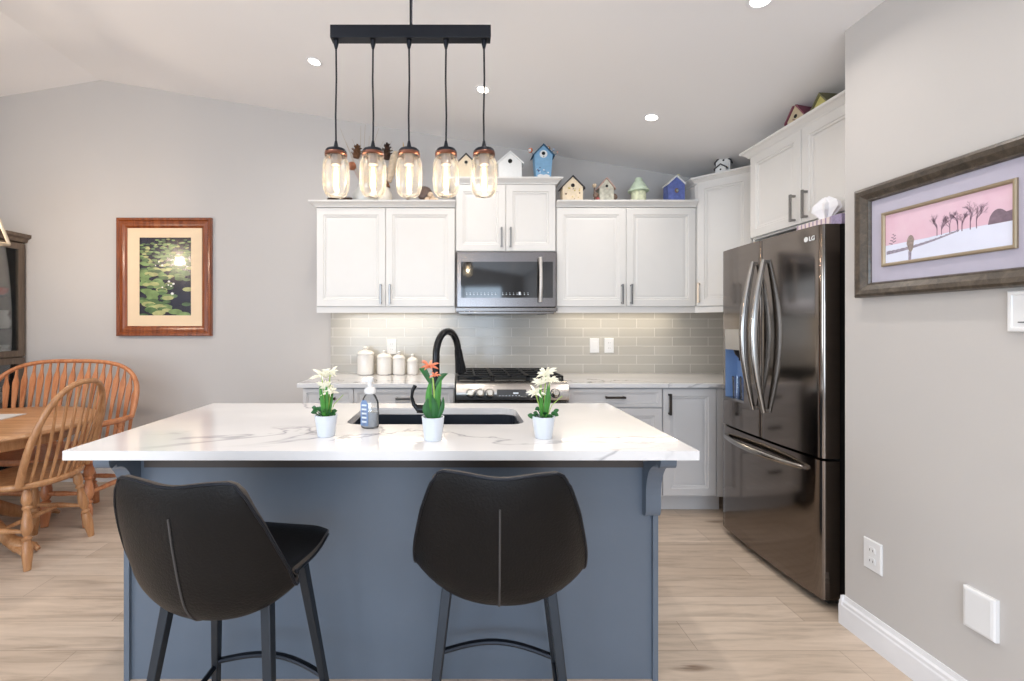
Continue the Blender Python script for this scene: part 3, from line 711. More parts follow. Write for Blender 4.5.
# soap bottle
bx, by = (370-458)*1.79/455, 1.79
t = empty('soap_dispenser', (bx, by, CT), 'clear foaming soap bottle with white pump and blue label', 'soap bottle')
def ovl(r, z, f=.72, n=24): return [(bx+r*math.cos(2*PI*j/n), by+f*r*math.sin(2*PI*j/n), CT+z) for j in range(n)]
mb = MB(); mb.loft([ovl(r, z) for r, z in ((.030, .0005), (.035, .006), (.036, .06), (.034, .10), (.024, .125), (.016, .132))]); bt = mb.build('bottle', m_bottle, t, smooth=True)
mb = MB(); mb.loft([ovl(r, z) for r, z in ((.028, .004), (.0335, .008), (.0345, .05), (.034, .064))]); mb.build('liquid', m_soap, bt, smooth=True)
mb = MB(); mb.loft([ovl(r, z, 1) for r, z in ((.017, .1325), (.022, .137), (.023, .15), (.018, .158), (.009, .160), (.009, .178), (.014, .18), (.015, .196), (.01, .2))]); pm = mb.build('pump', m_white, t, smooth=True)
mb = MB(); mb.box(bx-.03, bx-.0, by-.012, by+.006, CT+.18, CT+.196); mb.build('nozzle', m_white, pm, bev=.004)
mb = MB(); a0 = [(-.034+.0, .012), (-.002, .012), (-.002, .095), (-.01, .112), (-.026, .112), (-.034, .095)]
mb.add([(bx+u_, by-.72*math.sqrt(max(0, .0375**2-u_*u_))-.0015, CT+v_) for u_, v_ in a0], [tuple(range(6))])
lb = mb.build('label', m_labelb, t, solid=.001)
mb = MB()
for k in range(5):
    z = .025+.016*k; mb.add([(bx+u_, by-.72*math.sqrt(.0375**2-u_*u_)-.003, CT+v_) for u_, v_ in ((-.028, z), (-.008, z), (-.008, z+.007), (-.028, z+.007))], [(0, 1, 2, 3)])
mb.build('label_print', m_labelw, lb)

# ------------------------------------------------------------------ potted plants
def pot(t, x, y, r0=.030, r1=.041, h=.078):
    mb = MB(); mb.lathe([(r0, .0005), (r1-.001, h-.006), (r1, h), (r1-.004, h), (r1-.006, h-.014), (.001, h-.014)], (x, y, CT), 28, cap=True); p_ = mb.build('pot', m_potw, t, smooth=True)
    mb = MB(); mb.lathe([(r1-.007, h-.0135), (.02, h-.008), (.001, h-.007)], (x, y, CT), 16); mb.build('soil', m_soil, t, smooth=True)
def leaf(mb, p0, p1, bend, w, n=8, droop=0):
    p0, p1 = Vector(p0), Vector(p1); ax = (p1-p0); side = ax.cross(Vector((0, 1, .15))).normalized(); L_ = []
    for i in range(n+1):
        s_ = i/n; c = p0.lerp(p1, s_)+Vector(bend)*math.sin(PI*s_)*1.0+Vector((0, 0, -droop*s_*s_))
        ww = w*math.sin(PI*min(1, s_*.88+.12))**.8; L_.append((c-side*ww, c+Vector((0, -.25*ww, 0)), c+side*ww))
    vs = [q for tri in L_ for q in tri]; fs = []
    for i in range(n):
        for k in (0, 1): a = i*3+k; fs.append((a, a+1, a+4, a+3))
    mb.add(vs, fs)
def flower(mb, c, r, n=9, seed=0):
    rnd = random.Random(seed)
    for i in range(n):
        a = 2*PI*i/n+rnd.random()*.4; el = rnd.uniform(-.3, .9)
        d = Vector((math.cos(a)*math.cos(el), math.sin(a)*math.cos(el), math.sin(el)))
        leaf(mb, c, Vector(c)+d*r*rnd.uniform(.75, 1.15), (0, 0, .006), r*.115, 4)
def spider_plant(x, y, label, mirror=1, seed=1, heads=()):
    t = empty('potted_plant', (x, y, CT), label, 'potted plant', 'small plants in white pots on the island')
    pot(t, x, y); rnd = random.Random(seed); zb = CT+.066
    mb = MB()
    for i in range(12):
        a = rnd.uniform(0, 2*PI); e = rnd.uniform(.005, .03)
        leaf(mb, (x+.008*math.cos(a), y+.008*math.sin(a), zb), (x+e*math.cos(a), y+e*math.sin(a), zb+rnd.uniform(.08, .135)), (0, 0, 0), .0055, 5)
    mb.build('leaf_blades', m_green, t, solid=.0008)
    mb = MB()
    for hx, hz, r in heads: mb.tube([(x, y, zb), (x+hx*.5, y, zb+hz*.5), (x+hx, y-.004, zb+hz)], .0022, 6)
    mb.tube([(x+.01*mirror, y, zb), (x+.03*mirror, y, zb+.05), (x+.065*mirror, y-.01, zb+.085)], .0014, 5)
    mb.build('stem', m_greenl, t, smooth=True)
    for k, (hx, hz, r) in enumerate(heads):
        mb = MB(); flower(mb, (x+hx, y-.004, zb+hz), r, 15, seed*7+k); flower(mb, (x+hx, y-.004, zb+hz), r*.6, 9, seed*9+k); fl = mb.build('blossom', m_petal, t, solid=.0008)
    mb = MB()
    for i in range(16):
        a = 2*PI*i/16+rnd.random(); rr = rnd.uniform(.02, .05); c = Vector((x+rr*math.cos(a), y+rr*.7*math.sin(a), zb+rnd.uniform(.008, .035)))
        d = Vector((math.cos(a), math.sin(a), rnd.uniform(-.2, .6)))*.018; leaf(mb, c-d*.6, c+d*.6, (0, 0, .003), .008, 4)
        mb.tube([(x, y, zb-.004), c], .0012, 5)
    mb.build('foliage', m_greend, t, solid=.0008)
spider_plant(-.480, 1.655, 'potted plant with white star flowers left of the soap bottle', 1, 3, ((-.014, .150, .042), (.0, .105, .040), (.016, .158, .036), (.018, .088, .036)))
spider_plant(.306, 1.63, 'potted plant with white star flowers, rightmost on the island', 1, 5, ((.008, .158, .044), (-.010, .125, .038), (-.028, .090, .036), (.022, .135, .036)))
x, y = -.088, 1.60
t = empty('potted_plant', (x, y, CT), 'potted plant with broad leaves and coral bloom, middle of the island', 'potted plant', 'small plants in white pots on the island')
pot(t, x, y, .031, .040, .082); zb = CT+.068
for k, (a, b, bend, w_, m_) in enumerate((((-.006, 0), (-.018, 0, .078), (-.012, 0, 0), .013, m_greend), ((.004, -.004), (.002, -.01, .085), (.004, 0, 0), .012, m_greend),
        ((-.002, .004), (-.004, .004, .155), (-.012, 0, 0), .012, m_green), ((.01, .0), (.03, .0, .155), (-.006, 0, 0), .013, m_green), ((.012, -.002), (.036, -.004, .085), (.008, 0, 0), .008, m_greend),
        ((-.002, .004), (-.048, .0, .182), (-.004, 0, .02), .011, m_greend), ((.012, .004), (.052, .0, .165), (.0, 0, .012), .009, m_greend))):
    mb = MB()
    if k >= 5: mb.tube([(x+a[0], y+a[1], zb), (x+a[0]+.0, y, zb+.09)], .003, 6); leaf(mb, (x-.008 if k == 5 else x+.01, y, zb+.13 if k == 5 else zb+.12), (x+b[0], y+b[1], zb+b[2]), bend, w_)
    else: leaf(mb, (x+a[0], y+a[1], zb), (x+b[0], y+b[1], zb+b[2]), bend, w_, 10)
    mb.build('leaf', m_, t, solid=.0012)
mb = MB(); mb.tube([(x+.006, y, zb), (x+.004, y, zb+.1), (x+.0, y, zb+.15)], .003, 6)
mb.build('stem', m_greenl, t, smooth=True)
mb = MB(); flower(mb, (x-.012, y, zb+.186), .036, 13, 4); flower(mb, (x+.006, y-.004, zb+.155), .024, 10, 8); mb.build('blossom', m_coral, t, solid=.001)

# ------------------------------------------------------------------ pendant fixture with jars
py_ = 1.90
t = empty('pendant_light', (-.196, py_, 2.94), 'black linear pendant with five glass jar shades over the island', 'pendant light')
mb = MB(); mb.box(-.529, .136, 1.88, 1.925, 2.514, 2.566); bar = mb.build('bar', m_black, t, bev=.001)
mb = MB(); mb.tube([(-.196, 1.9025, 2.566), (-.196, 1.9025, 2.925)], .007, 12); mb.build('rod', m_black, t, smooth=True)
mb = MB(); mb.X = Matrix.Translation((-.196, 1.9025, 2.938)) @ Matrix.Rotation(R(9.4), 4, 'Y'); mb.lathe([(.06, -.024), (.062, -.02), (.062, -.001)], (0, 0, 0), 24); mb.build('canopy', m_black, t, smooth=True)
for i, px in enumerate((336, 373, 409, 446, 484)):
    x = (px-458)*1.902/455
    mb = MB(); mb.lathe([(.011, .0), (.011, -.012), (.005, -.035)], (x, 1.9025, 2.5138), 14)
    mb.tube([(x, 1.9025, 2.48), (x+.0015*(-1)**i, 1.9025, 2.35), (x-.0015*(-1)**i, 1.9025, 2.2), (x, 1.9025, 2.082)], .0038, 8); cd = mb.build('cord', m_black, t, smooth=True)
    mb = MB(); mb.lathe([(.005, .048), (.011, .02), (.016, .012), (.04, .010), (.045, .002), (.045, -.003)], (x, 1.9025, 2.046), 28); cp = mb.build('lid', m_black, t, smooth=True)
    mb = MB(); mb.lathe([(.0455, -.0035), (.047, -.006), (.0455, -.010), (.047, -.014), (.044, -.0175), (.04, -.0175)], (x, 1.9025, 2.046), 28, cap=False); mb.build('screw_band', m_copper, cp, smooth=True)
    mb = MB(); mb.lathe([(.022, -.001), (.022, -.052), (.018, -.055)], (x, 1.9025, 2.046), 18); mb.build('socket', m_sockt, cp, smooth=True)
    pr = [(.041, -.012), (.041, -.022), (.049, -.034), (.054, -.052), (.055, -.09), (.055, -.13), (.052, -.155), (.046, -.172), (.036, -.182), (.03, -.183), (.026, -.179), (.002, -.179)]
    mb = MB(); mb.lathe([(r, z) for r, z in pr], (x, 1.9025, 2.046), 32, cap=False); jr = mb.build('jar_shade', m_jar, t, smooth=True, angle=180)
    mb = MB(); mb.lathe([(.011, -.0552), (.0145, -.068), (.0155, -.10), (.0145, -.145), (.008, -.158), (.002, -.16)], (x, 1.9025, 2.046), 18, cap=False); bb = mb.build('bulb', m_amber, t, smooth=True)
    mb = MB()
    for k in range(4):
        a = PI/4+PI/2*k; mb.tube([(x+.004*math.cos(a), 1.9025+.004*math.sin(a), 2.046-.066), (x+.008*math.cos(a), 1.9025+.008*math.sin(a), 2.046-.145)], .0024, 6)
    mb.build('filament', m_fil, bb)
    ld = bpy.data.lights.new('jar_lamp', 'POINT'); ld.energy = 1.4; ld.color = (1, .87, .72); ld.shadow_soft_size = .012
    lo = bpy.data.objects.new('jar_lamp', ld); C.objects.link(lo); lo.parent = t; lo.location = Vector((x, 1.9025, 1.93))-WL[t.name]

# ------------------------------------------------------------------ recessed downlights
names = {}
for j, y in enumerate((3.0, 1.92, .84, -.24, -1.32, -2.4, -3.48)):
    for i, x in enumerate((-.948, .165, 1.276)):
        z = cz(x); ax = Matrix.Translation((x, y, z)) @ Matrix.Rotation(math.atan(.1655), 4, 'Y')
        if j == 0: lab = ['recessed ceiling light left of the pendant bar, in the row nearest the cabinets', 'recessed ceiling light behind the rightmost pendant cord', 'recessed ceiling light above the right wall cabinets'][i]
        elif j == 1: lab = ['recessed ceiling light left over the island, out of view', 'recessed ceiling light over the island middle, out of view', 'recessed ceiling light at the top edge of the photo'][i]
        else: lab = 'recessed ceiling light in the open room behind the camera'
        t = empty('ceiling_light', (x, y, z), lab, 'ceiling light', 'recessed lights behind the camera' if j > 1 else 'recessed ceiling lights')
        mb = MB(); mb.X = ax; mb.lathe([(.038, -.0005), (.039, -.003), (.05, -.005), (.053, -.0025), (.053, -.0005)], (0, 0, 0), 28, cap=False); mb.build('trim_ring', m_trim, t, smooth=True)
        mb = MB(); mb.X = ax; mb.lathe([(.037, -.0005), (.037, -.0035), (.0, -.0036)], (0, 0, 0), 24, cap=False); mb.build('lens', m_led, t)
        area('lamp', (x, y, z-.012), (0, math.atan(.1655), 0), .07, .07, DOWNLIGHT_W, DOWN_COL, 'DISK', R(150), parent=t)

# ------------------------------------------------------------------ counter stools
def shell_pt(s, t_):
    ctrl = [(.205, .600, .165), (.195, .628, .190), (.15, .632, .205), (.08, .612, .215), (-.01, .590, .222), (-.09, .562, .226), (-.155, .556, .232), (-.20, .605, .240), (-.225, .69, .238), (-.243, .78, .220), (-.256, .865, .200), (-.268, .943, .182)]
    k = s*(len(ctrl)-1); i = min(int(k), len(ctrl)-2); f = k-i
    def cr(j):
        p = [ctrl[max(0, min(len(ctrl)-1, i+d))][j] for d in (-1, 0, 1, 2)]
        return .5*((2*p[1])+(-p[0]+p[2])*f+(2*p[0]-5*p[1]+4*p[2]-p[3])*f*f+(-p[0]+3*p[1]-3*p[2]+p[3])*f**3)
    y, z, w_ = cr(0), cr(1), cr(2); a = abs(t_)
    x = w_*t_
    q = s*11
    lift = .095*math.exp(-((q-5.4)/1.5)**2)*a**2.9+.02*math.exp(-((q-3.2)/1.4)**2)*a**2
    fwd = (.062*math.exp(-((q-7.2)/2.2)**2)+.028)*a**1.9*min(1, max(0, q-5))
    z += lift; y += fwd
    if q > 8.5: z -= .012*math.exp(-(t_/.42)**2)*min(1, (q-8.5)/2)
    if q > 9.5: z -= .026*(max(0, a-.80)/.2)**2*((q-9.5)/1.5); x *= 1-.03*(max(0, a-.8)/.2)*((q-9.5)/1.5)**2
    if q < 1.5: y -= .03*(max(0, a-.75)/.25)**2*(1.5-q)/1.5
    return Vector((x, y, z))
def make_stool(label):
    t = empty('counter_stool', (0, 0, 0), label, 'stool', 'counter stools at the island')
    NS, NT = 44, 20
    P = [[shell_pt(i/NS, -1+2*j/NT) for j in range(NT+1)] for i in range(NS+1)]
    # normals by differences, inner (sitting) surface and outer surface
    def nrm(i, j):
        a = P[min(i+1, NS)][j]-P[max(i-1, 0)][j]; b = P[i][min(j+1, NT)]-P[i][max(j-1, 0)]
        return b.cross(a).normalized()
    def th(i, j): e = min(i, NS-i, min(j, NT-j)*1.6); return .007+.010*min(1, e/4)**.7
    Nn = [[nrm(i, j) for j in range(NT+1)] for i in range(NS+1)]
    if Nn[10][10].z < 0: Nn = [[-q for q in r] for r in Nn]
    top = [[P[i][j]+Nn[i][j]*th(i, j) for j in range(NT+1)] for i in range(NS+1)]
    bot = [[P[i][j]-Nn[i][j]*th(i, j) for j in range(NT+1)] for i in range(NS+1)]
    mb = MB(); W = NT+1; n0 = (NS+1)*W
    vs = [q for r in top for q in r]+[q for r in bot for q in r]; fs = []
    for i in range(NS):
        for j in range(NT):
            a = i*W+j; fs.append((a, a+1, a+1+W, a+W)); fs.append((n0+a, n0+a+W, n0+a+W+1, n0+a+1))
    mb.add(vs, fs)
    mb.m = 1; per = [(i, 0) for i in range(NS+1)]+[(NS, j) for j in range(1, NT+1)]+[(i, NT) for i in range(NS-1, -1, -1)]+[(0, j) for j in range(NT-1, 0, -1)]
    base = 0
    for k in range(len(per)):
        a = per[k]; b = per[(k+1) % len(per)]
        mb.f.append([a[0]*W+a[1], b[0]*W+b[1], n0+b[0]*W+b[1], n0+a[0]*W+a[1]]); mb.mi.append(1)
    mb.build('seat_shell', [m_leather, m_tan], t, smooth=True, angle=60)
    mb = MB(); mb.tube([bot[i][j] for i, j in per], .0042, 8, closed=True); mb.build('piping', m_black, t, smooth=True)
    mb = MB(); mb.tube([bot[i][10]-Nn[i][10]*.0005 for i in range(24, 41)], .0028, 8); mb.build('seam', m_stitch, t, smooth=True)
    # base plate and legs
    mb = MB(); mb.box(-.13, .13, -.08, .12, .545, .553); mb.build('mount_plate', m_black, t)
    def bar4(mb, p0, p1, w0, w1):
        p0, p1 = Vector(p0), Vector(p1); mb.loft([[p+Vector((sx*w_/2, sy*w_/2, 0)) for sx, sy in ((-1, -1), (1, -1), (1, 1), (-1, 1))] for p, w_ in ((p0, w0), (p1, w1))])
    ft = {}
    for sx in (-1, 1):
        for sy in (-1, 1):
            a = Vector((sx*.15, sy*.095, .568)); b = Vector((sx*.215, sy*.175, .001)); ft[sx, sy] = (a, b)
            mb = MB(); bar4(mb, a, b, .029, .021); mb.build('leg', m_legm, t, bev=.003)
    def at(k, z): a, b = ft[k]; return a.lerp(b, (a.z-z)/(a.z-b.z))
    a, b = at((-1, 1), .18), at((1, 1), .18)
    mb = MB(); mb.tube([a.lerp(b, i/12)+Vector((0, .035*math.sin(PI*i/12), .02*math.sin(PI*i/12))) for i in range(13)], .011, 8, flat=.8); mb.build('footrest', m_black, t, smooth=True)
    for sx in (-1, 1):
        mb = MB(); mb.tube([at((sx, 1), .165), at((sx, -1), .10)], .009, 8); mb.build('side_stretcher', m_black, t, smooth=True)
    mb = MB(); mb.tube([at((-1, -1), .10), at((1, -1), .10)], .009, 8); mb.build('rear_stretcher', m_black, t, smooth=True)
    return t
st = make_stool('black leather bucket counter stool facing straight to the island, right of the pair')
s2 = copy_tree(st); s2['label'] = 'black leather bucket counter stool turned to the right, left of the pair'
st.location = (.126, 1.43, 0); st.rotation_euler = (0, 0, R(-4))
s2.location = (-.655, 1.368, 0); s2.rotation_euler = (0, 0, R(-9.5))

# ------------------------------------------------------------------ windsor furniture
def turned_leg(a, b, r=.021):
    a, b = Vector(a), Vector(b)
    pr = [(0, .75), (.04, .8), (.10, 1.15), (.17, 1.25), (.22, .8), (.25, 1.15), (.28, .75), (.33, .9), (.42, 1.2), (.50, 1.3), (.56, 1.0), (.59, .7), (.62, 1.2), (.65, .85), (.70, 1.15), (.80, 1.25), (.93, .95), (1, .8)]
    return [a.lerp(b, s_) for s_, _ in pr], [r*k for _, k in pr]
def seat_mesh(w, d, z0, z1, front=.8):
    pts = []
    n = 40
    for i in range(n):
        a = 2*PI*i/n; c, s_ = math.cos(a), math.sin(a)
        e = .75 if s_ > 0 else .95
        pts.append((w/2*math.copysign(abs(c)**e, c), d/2*math.copysign(abs(s_)**e, s_)))
    mb = MB()
    mb.loft([[(x*k, y*k, z) for x, y in pts] for k, z in ((.93, z0), (.99, z0+.012), (1, z1-.012), (.97, z1), (.85, z1-.004), (.5, z1-.01), (.1, z1-.008))])
    return mb
def windsor_chair(mat, label):
    t = empty('windsor_chair', (0, 0, 0), label, 'chair')
    seat_mesh(.50, .46, .425, .462).build('seat', mat, t, smooth=True, angle=70)
    feet = {}
    for sx in (-1, 1):
        for sy in (-1, 1):
            a = (sx*.155, sy*.13, .43); b = (sx*.205, sy*.185, .001); feet[sx, sy] = (Vector(a), Vector(b))
            mb = MB(); p_, r_ = turned_leg(a, b, .0205); mb.tube(p_, r_, 14); mb.build('leg', mat, t, smooth=True)
    def at(k, z): a, b = feet[k]; return a.lerp(b, (a.z-z)/(a.z-b.z))
    for sx in (-1, 1):
        a, b = at((sx, -1), .20), at((sx, 1), .20)
        mb = MB(); mb.tube([a.lerp(b, i/8) for i in range(9)], [.009, .011, .012, .015, .018, .015, .012, .011, .009], 10); mb.build('stretcher', mat, t, smooth=True)
    mb = MB(); a = at((-1, 1), .2).lerp(at((-1, -1), .2), .5); b = at((1, 1), .2).lerp(at((1, -1), .2), .5); mb.tube([a.lerp(b, i/8) for i in range(9)], [.009, .011, .012, .015, .018, .015, .012, .011, .009], 10); mb.build('stretcher', mat, t, smooth=True)
    # bow
    def bow(u):   # u in 0..1
        a = PI*(1-u); x = .245*math.copysign(abs(math.cos(a))**.78, math.cos(a)); h = math.sin(a)**.9 if math.sin(a) > 0 else 0
        x *= (1 - .14*(1-h)**2)
        z = .455+.545*h; y = -.145-.17*((z-.455)/.545)-.03*h*(1-abs(x)/.245)
        return Vector((x, y, z))
    mb = MB(); mb.tube([bow(i/40) for i in range(41)], [.0195-.004*math.sin(PI*i/40) for i in range(41)], 12); mb.build('bow', mat, t, smooth=True)
    for k in range(9):
        f = -1+2*k/8; xb = .165*f; yb = -.205+.045*f*f
        # find top on bow
        best = min((bow(i/200) for i in range(30, 171)), key=lambda q: abs(q.x-.20*f))
        mb = MB(); p0 = Vector((xb, yb, .455)); mb.tube([p0.lerp(best, i/6)+Vector((0, -.012*math.sin(PI*i/6), 0)) for i in range(7)], [.007, .0085, .009, .0085, .0075, .006, .005], 8); mb.build('spindle', mat, t, smooth=True)
    return t
wc = windsor_chair(m_oak, 'honey oak bow-back windsor chair in front, back turned to the island')
wc.location = (-2.50, 2.665, 0); wc.rotation_euler = (0, 0, R(88))

def windsor_bench(mat):
    t = empty('windsor_bench', (0, 0, 0), 'wide orange oak windsor settee with arrow-shaped slats against the far wall', 'bench')
    mb = MB(); n = 44; w, d = 1.28, .50; pts = []
    for i in range(n):
        a = 2*PI*i/n; c, s_ = math.cos(a), math.sin(a); pts.append((w/2*math.copysign(abs(c)**.45, c), d/2*math.copysign(abs(s_)**.6, s_)))
    mb.loft([[(x*k, y*k, z) for x, y in pts] for k, z in ((.95, .405), (.99, .415), (1, .435), (.98, .447), (.8, .444))]); mb.build('seat', mat, t, smooth=True, angle=70)
    for x in (-.5, .22, .5):
        for sy in (-1, 1):
            sx = math.copysign(.03, x); mb = MB(); p_, r_ = turned_leg((x, sy*.15, .41), (x+sx, sy*.21, .001), .025); mb.tube(p_, r_, 14); mb.build('leg', mat, t, smooth=True)
    for sy in (-1, 1):
        mb = MB(); mb.tube([(-.515+1.03*i/12, sy*.18, .21) for i in range(13)], [.010+.007*math.sin(PI*i/12)+(.004 if i % 3 == 1 else 0) for i in range(13)], 10); mb.build('stretcher', mat, t, smooth=True)
    for sx in (-1, 1):
        mb = MB(); mb.tube([(sx*.513, -.18+.36*i/6, .21) for i in range(7)], [.010, .013, .016, .018, .016, .013, .010], 10); mb.build('stretcher', mat, t, smooth=True)
    def bow(u):
        a = PI*(1-u); c = math.cos(a); s_ = max(0, math.sin(a))
        x = .575*math.copysign(abs(c)**.62, c); h = s_**.62
        z = .66+.39*h
        return Vector((x, .13+.16*h+.02*(1-abs(c)), z))
    # lower part: bow ends sweep down into the arm rails
    pts = [bow(i/48) for i in range(49)]
    armL = [Vector((-.54, -.16, .655)), Vector((-.56, -.06, .655)), Vector((-.575, .04, .655))]
    armR = [Vector((-q.x, q.y, q.z)) for q in reversed(armL)]
    mb = MB(); allp = armL+pts+armR; mb.tube(allp, [.021]*3+[.019-.004*math.sin(PI*i/48) for i in range(49)]+[.021]*3, 12); mb.build('bow', mat, t, smooth=True)
    for sx in (-1, 1):
        mb = MB(); p_, r_ = turned_leg((sx*.545, -.14, .652), (sx*.53, -.13, .44), .017); mb.tube(p_, r_, 12); mb.build('arm_post', mat, t, smooth=True)
        mb = MB(); p_, r_ = turned_leg((sx*.573, .02, .652), (sx*.555, .03, .44), .015); mb.tube(p_, r_, 12); mb.build('arm_post', mat, t, smooth=True)
    N_ = 19
    for k in range(N_):
        f = -1+2*k/(N_-1); x = .52*f; best = min((bow(i/300) for i in range(12, 289)), key=lambda q: abs(q.x-x*1.04)); p0 = Vector((x*.96, .19, .44)); mb = MB(); L_ = best-p0
        rings = []
        for s_, hw in ((0, .008), (.15, .009), (.45, .011), (.72, .021), (.80, .022), (.88, .010), (.94, .007), (1, .006)):
            c = p0+L_*s_; rings.append([c+Vector((-hw, -.005, 0)), c+Vector((hw, -.005, 0)), c+Vector((hw, .005, 0)), c+Vector((-hw, .005, 0))])
        mb.loft(rings); mb.build('slat', mat, t)
    return t
wb = windsor_bench(m_oakr); wb.location = (-2.96, 3.20, 0); wb.rotation_euler = (0, 0, R(-1))

# dining table
tx, ty = -2.93, 2.72
t = empty('dining_table', (tx, ty, 0), 'round oak pedestal dining table at the left edge', 'table')
mb = MB(); mb.lathe([(.60, .700), (.62, .704), (.628, .715), (.622, .728), (.612, .732), (.30, .732)], (tx, ty, 0), 64); mb.build('tabletop', m_oakx, t, smooth=True, angle=60)
mb = MB(); mb.lathe([(.53, .635), (.54, .64), (.54, .699), (.2, .699)], (tx, ty, 0), 48); mb.build('apron', m_oak, t, smooth=True, angle=60)
mb = MB(); mb.lathe([(.05, .10), (.09, .12), (.10, .16), (.07, .21), (.05, .26), (.06, .32), (.085, .40), (.07, .48), (.05, .53), (.08, .57), (.16, .62), (.16, .634)], (tx, ty, 0), 32); mb.build('pedestal', m_oak, t, smooth=True)
for a in (-12, 78, 168, 258):
    d = Vector((math.cos(R(a)), math.sin(R(a)), 0)); c = Vector((tx, ty, 0)); mb = MB()
    mb.tube([c+d*.05+Vector((0, 0, .19)), c+d*.14+Vector((0, 0, .185)), c+d*.24+Vector((0, 0, .12)), c+d*.34+Vector((0, 0, .065)), c+d*.41+Vector((0, 0, .048)), c+d*.46+Vector((0, 0, .04))], [.04, .045, .038, .033, .044, .022], 12)
    for k in (-1, 0, 1):
        e = Vector((-d.y, d.x, 0)); mb.tube([c+d*.40+e*.026*k+Vector((0, 0, .05)), c+d*.455+e*.034*k+Vector((0, 0, .04)), c+d*.485+e*.036*k+Vector((0, 0, .018))], [.018, .018, .012], 8)
    mb.build('claw_foot', m_oak, t, smooth=True)
mb = MB(); X = Matrix.Translation((-3.07, 2.87, .7328)) @ Matrix.Rotation(R(6), 4, 'Z'); mb.X = X; mb.box(-.21, .21, -.14, .14, 0, .004)
tag(mb.build('placemat', M('placemat_grey', (196, 196, 196), .7), origin=(-3.07, 2.87, .733)), 'flat grey placemat lying on the dining table', 'placemat')

# ------------------------------------------------------------------ china cabinet against left wall
t = empty('china_cabinet', (-3.86, 3.4, 0), 'dark brown glass-door china cabinet in the far left corner', 'cabinet')
hx, hy0, hy1, hz = -3.68, 2.90, 3.845, 2.02
bx0 = XL+.018
mb = MB(); mb.box(bx0, hx, hy0, hy0+.025, .001, hz); mb.box(bx0, hx, hy1-.025, hy1, .001, hz); mb.box(bx0, bx0+.015, hy0+.025, hy1-.025, .001, hz)
mb.box(bx0, hx, hy0, hy1, hz, hz+.02); mb.box(bx0, hx, hy0+.025, hy1-.025, .05, .07); mb.box(bx0, hx, hy0+.025, hy1-.025, 1.03, 1.06); mb.build('body', m_hutch, t)
mb = MB(); mb.prism([(hx, hz), (hx+.02, hz+.005), (hx+.03, hz+.03), (hx+.055, hz+.045), (hx+.055, hz+.07), (bx0, hz+.07), (bx0, hz+.0205), (hx, hz+.0205)], hy0-.02, YB-.003); mb.build('cornice', m_hutch, t)
for ya, yb in ((hy0+.002, (hy0+hy1)/2-.002), ((hy0+hy1)/2+.002, hy1-.002)):
    for za, zb in ((1.065, hz-.01), (.08, 1.055)):
        mb = MB(); s_ = .05
        for a in ((ya, ya+s_, za, zb), (yb-s_, yb, za, zb), (ya+s_, yb-s_, za, za+s_), (ya+s_, yb-s_, zb-s_, zb)): mb.box(hx+.0005, hx+.02, *a)
        d_ = mb.build('door', m_hutch, t)
        mb = MB(); mb.box(hx+.008, hx+.012, ya+s_+.001, yb-s_-.001, za+s_+.001, zb-s_-.001); mb.build('door_glass', m_pane, d_)
        mb = MB(); mb.ball((hx+.032, yb-.02 if ya < 3 else ya+.02, (za+zb)/2), .011); mb.build('knob', m_pulld, d_)
for z in (1.30, 1.57, .38, .70):
    mb = MB(); mb.box(bx0+.016, hx-.01, hy0+.026, hy1-.026, z-.008, z); mb.build('shelf', thin_glass('shelf_glass', (.8, .88, .86), 1.5, extra=.15) if z == 1.30 else bpy.data.materials['shelf_glass'], t)
area('lamp', (-3.86, 3.4, 1.98), (0, 0, 0), .1, .5, 1.6, (1, .88, .7), parent=t)
def lathe_obj(name, prof, x, y, z, mat, label, cat, group=None, seg=18):
    mb = MB(); mb.lathe(prof, (x, y, z), seg); return tag(mb.build(name, mat, smooth=True, origin=(x, y, z)), label, cat, group)
m_red = M('red_glass', (190, 40, 34), .25)
lathe_obj('bowl', [(.03, .0005), (.06, .02), (.075, .06), (.07, .062), (.05, .025), (.02, .012)], -3.765, 3.72, 1.57, m_red, 'red bowl on the top shelf of the china cabinet', 'bowl')
for (yy, zz, h) in ((3.66, 1.30, .12), (3.76, 1.30, .15), (3.68, 1.061, .13), (3.77, 1.061, .10), (3.70, .70, .12)):
    lathe_obj('pitcher', [(.03, .0005), (.045, .02), (.05, h*.4), (.025, h*.75), (.034, h), (.028, h-.004)], -3.755, yy, zz, m_ceramic,
        {3.76: 'tall white pitcher on the middle shelf of the china cabinet, right', 3.66: 'short white pitcher on the middle shelf of the china cabinet, left', 3.68: 'taller white vase on the lowest upper shelf of the china cabinet',
         3.77: 'shorter white vase on the lowest upper shelf of the china cabinet', 3.70: 'white vase behind the lower glass door of the china cabinet'}[yy], 'vase', 'white ware in the china cabinet')
t = empty('flower_spray', (-3.90, 3.775, 1.57), 'small spray of golden flowers on the top cabinet shelf', 'flowers')
mb = MB(); mb.lathe([(.02, .0005), (.028, .03), (.014, .07)], (-3.90, 3.775, 1.57), 14); mb.build('vase', m_ceramic, t, smooth=True)
mb = MB()
for i in range(6):
    a = i*1.05; c = (-3.90+.03*math.cos(a), 3.775+.03*math.sin(a), 1.57+.12+.02*(i % 3)); mb.ball(c, .016, 8); mb.tube([(-3.90, 3.775, 1.635), c], .002, 5)
mb.build('blossoms', M('golden_petals', (226, 186, 110), .6), t, smooth=True)

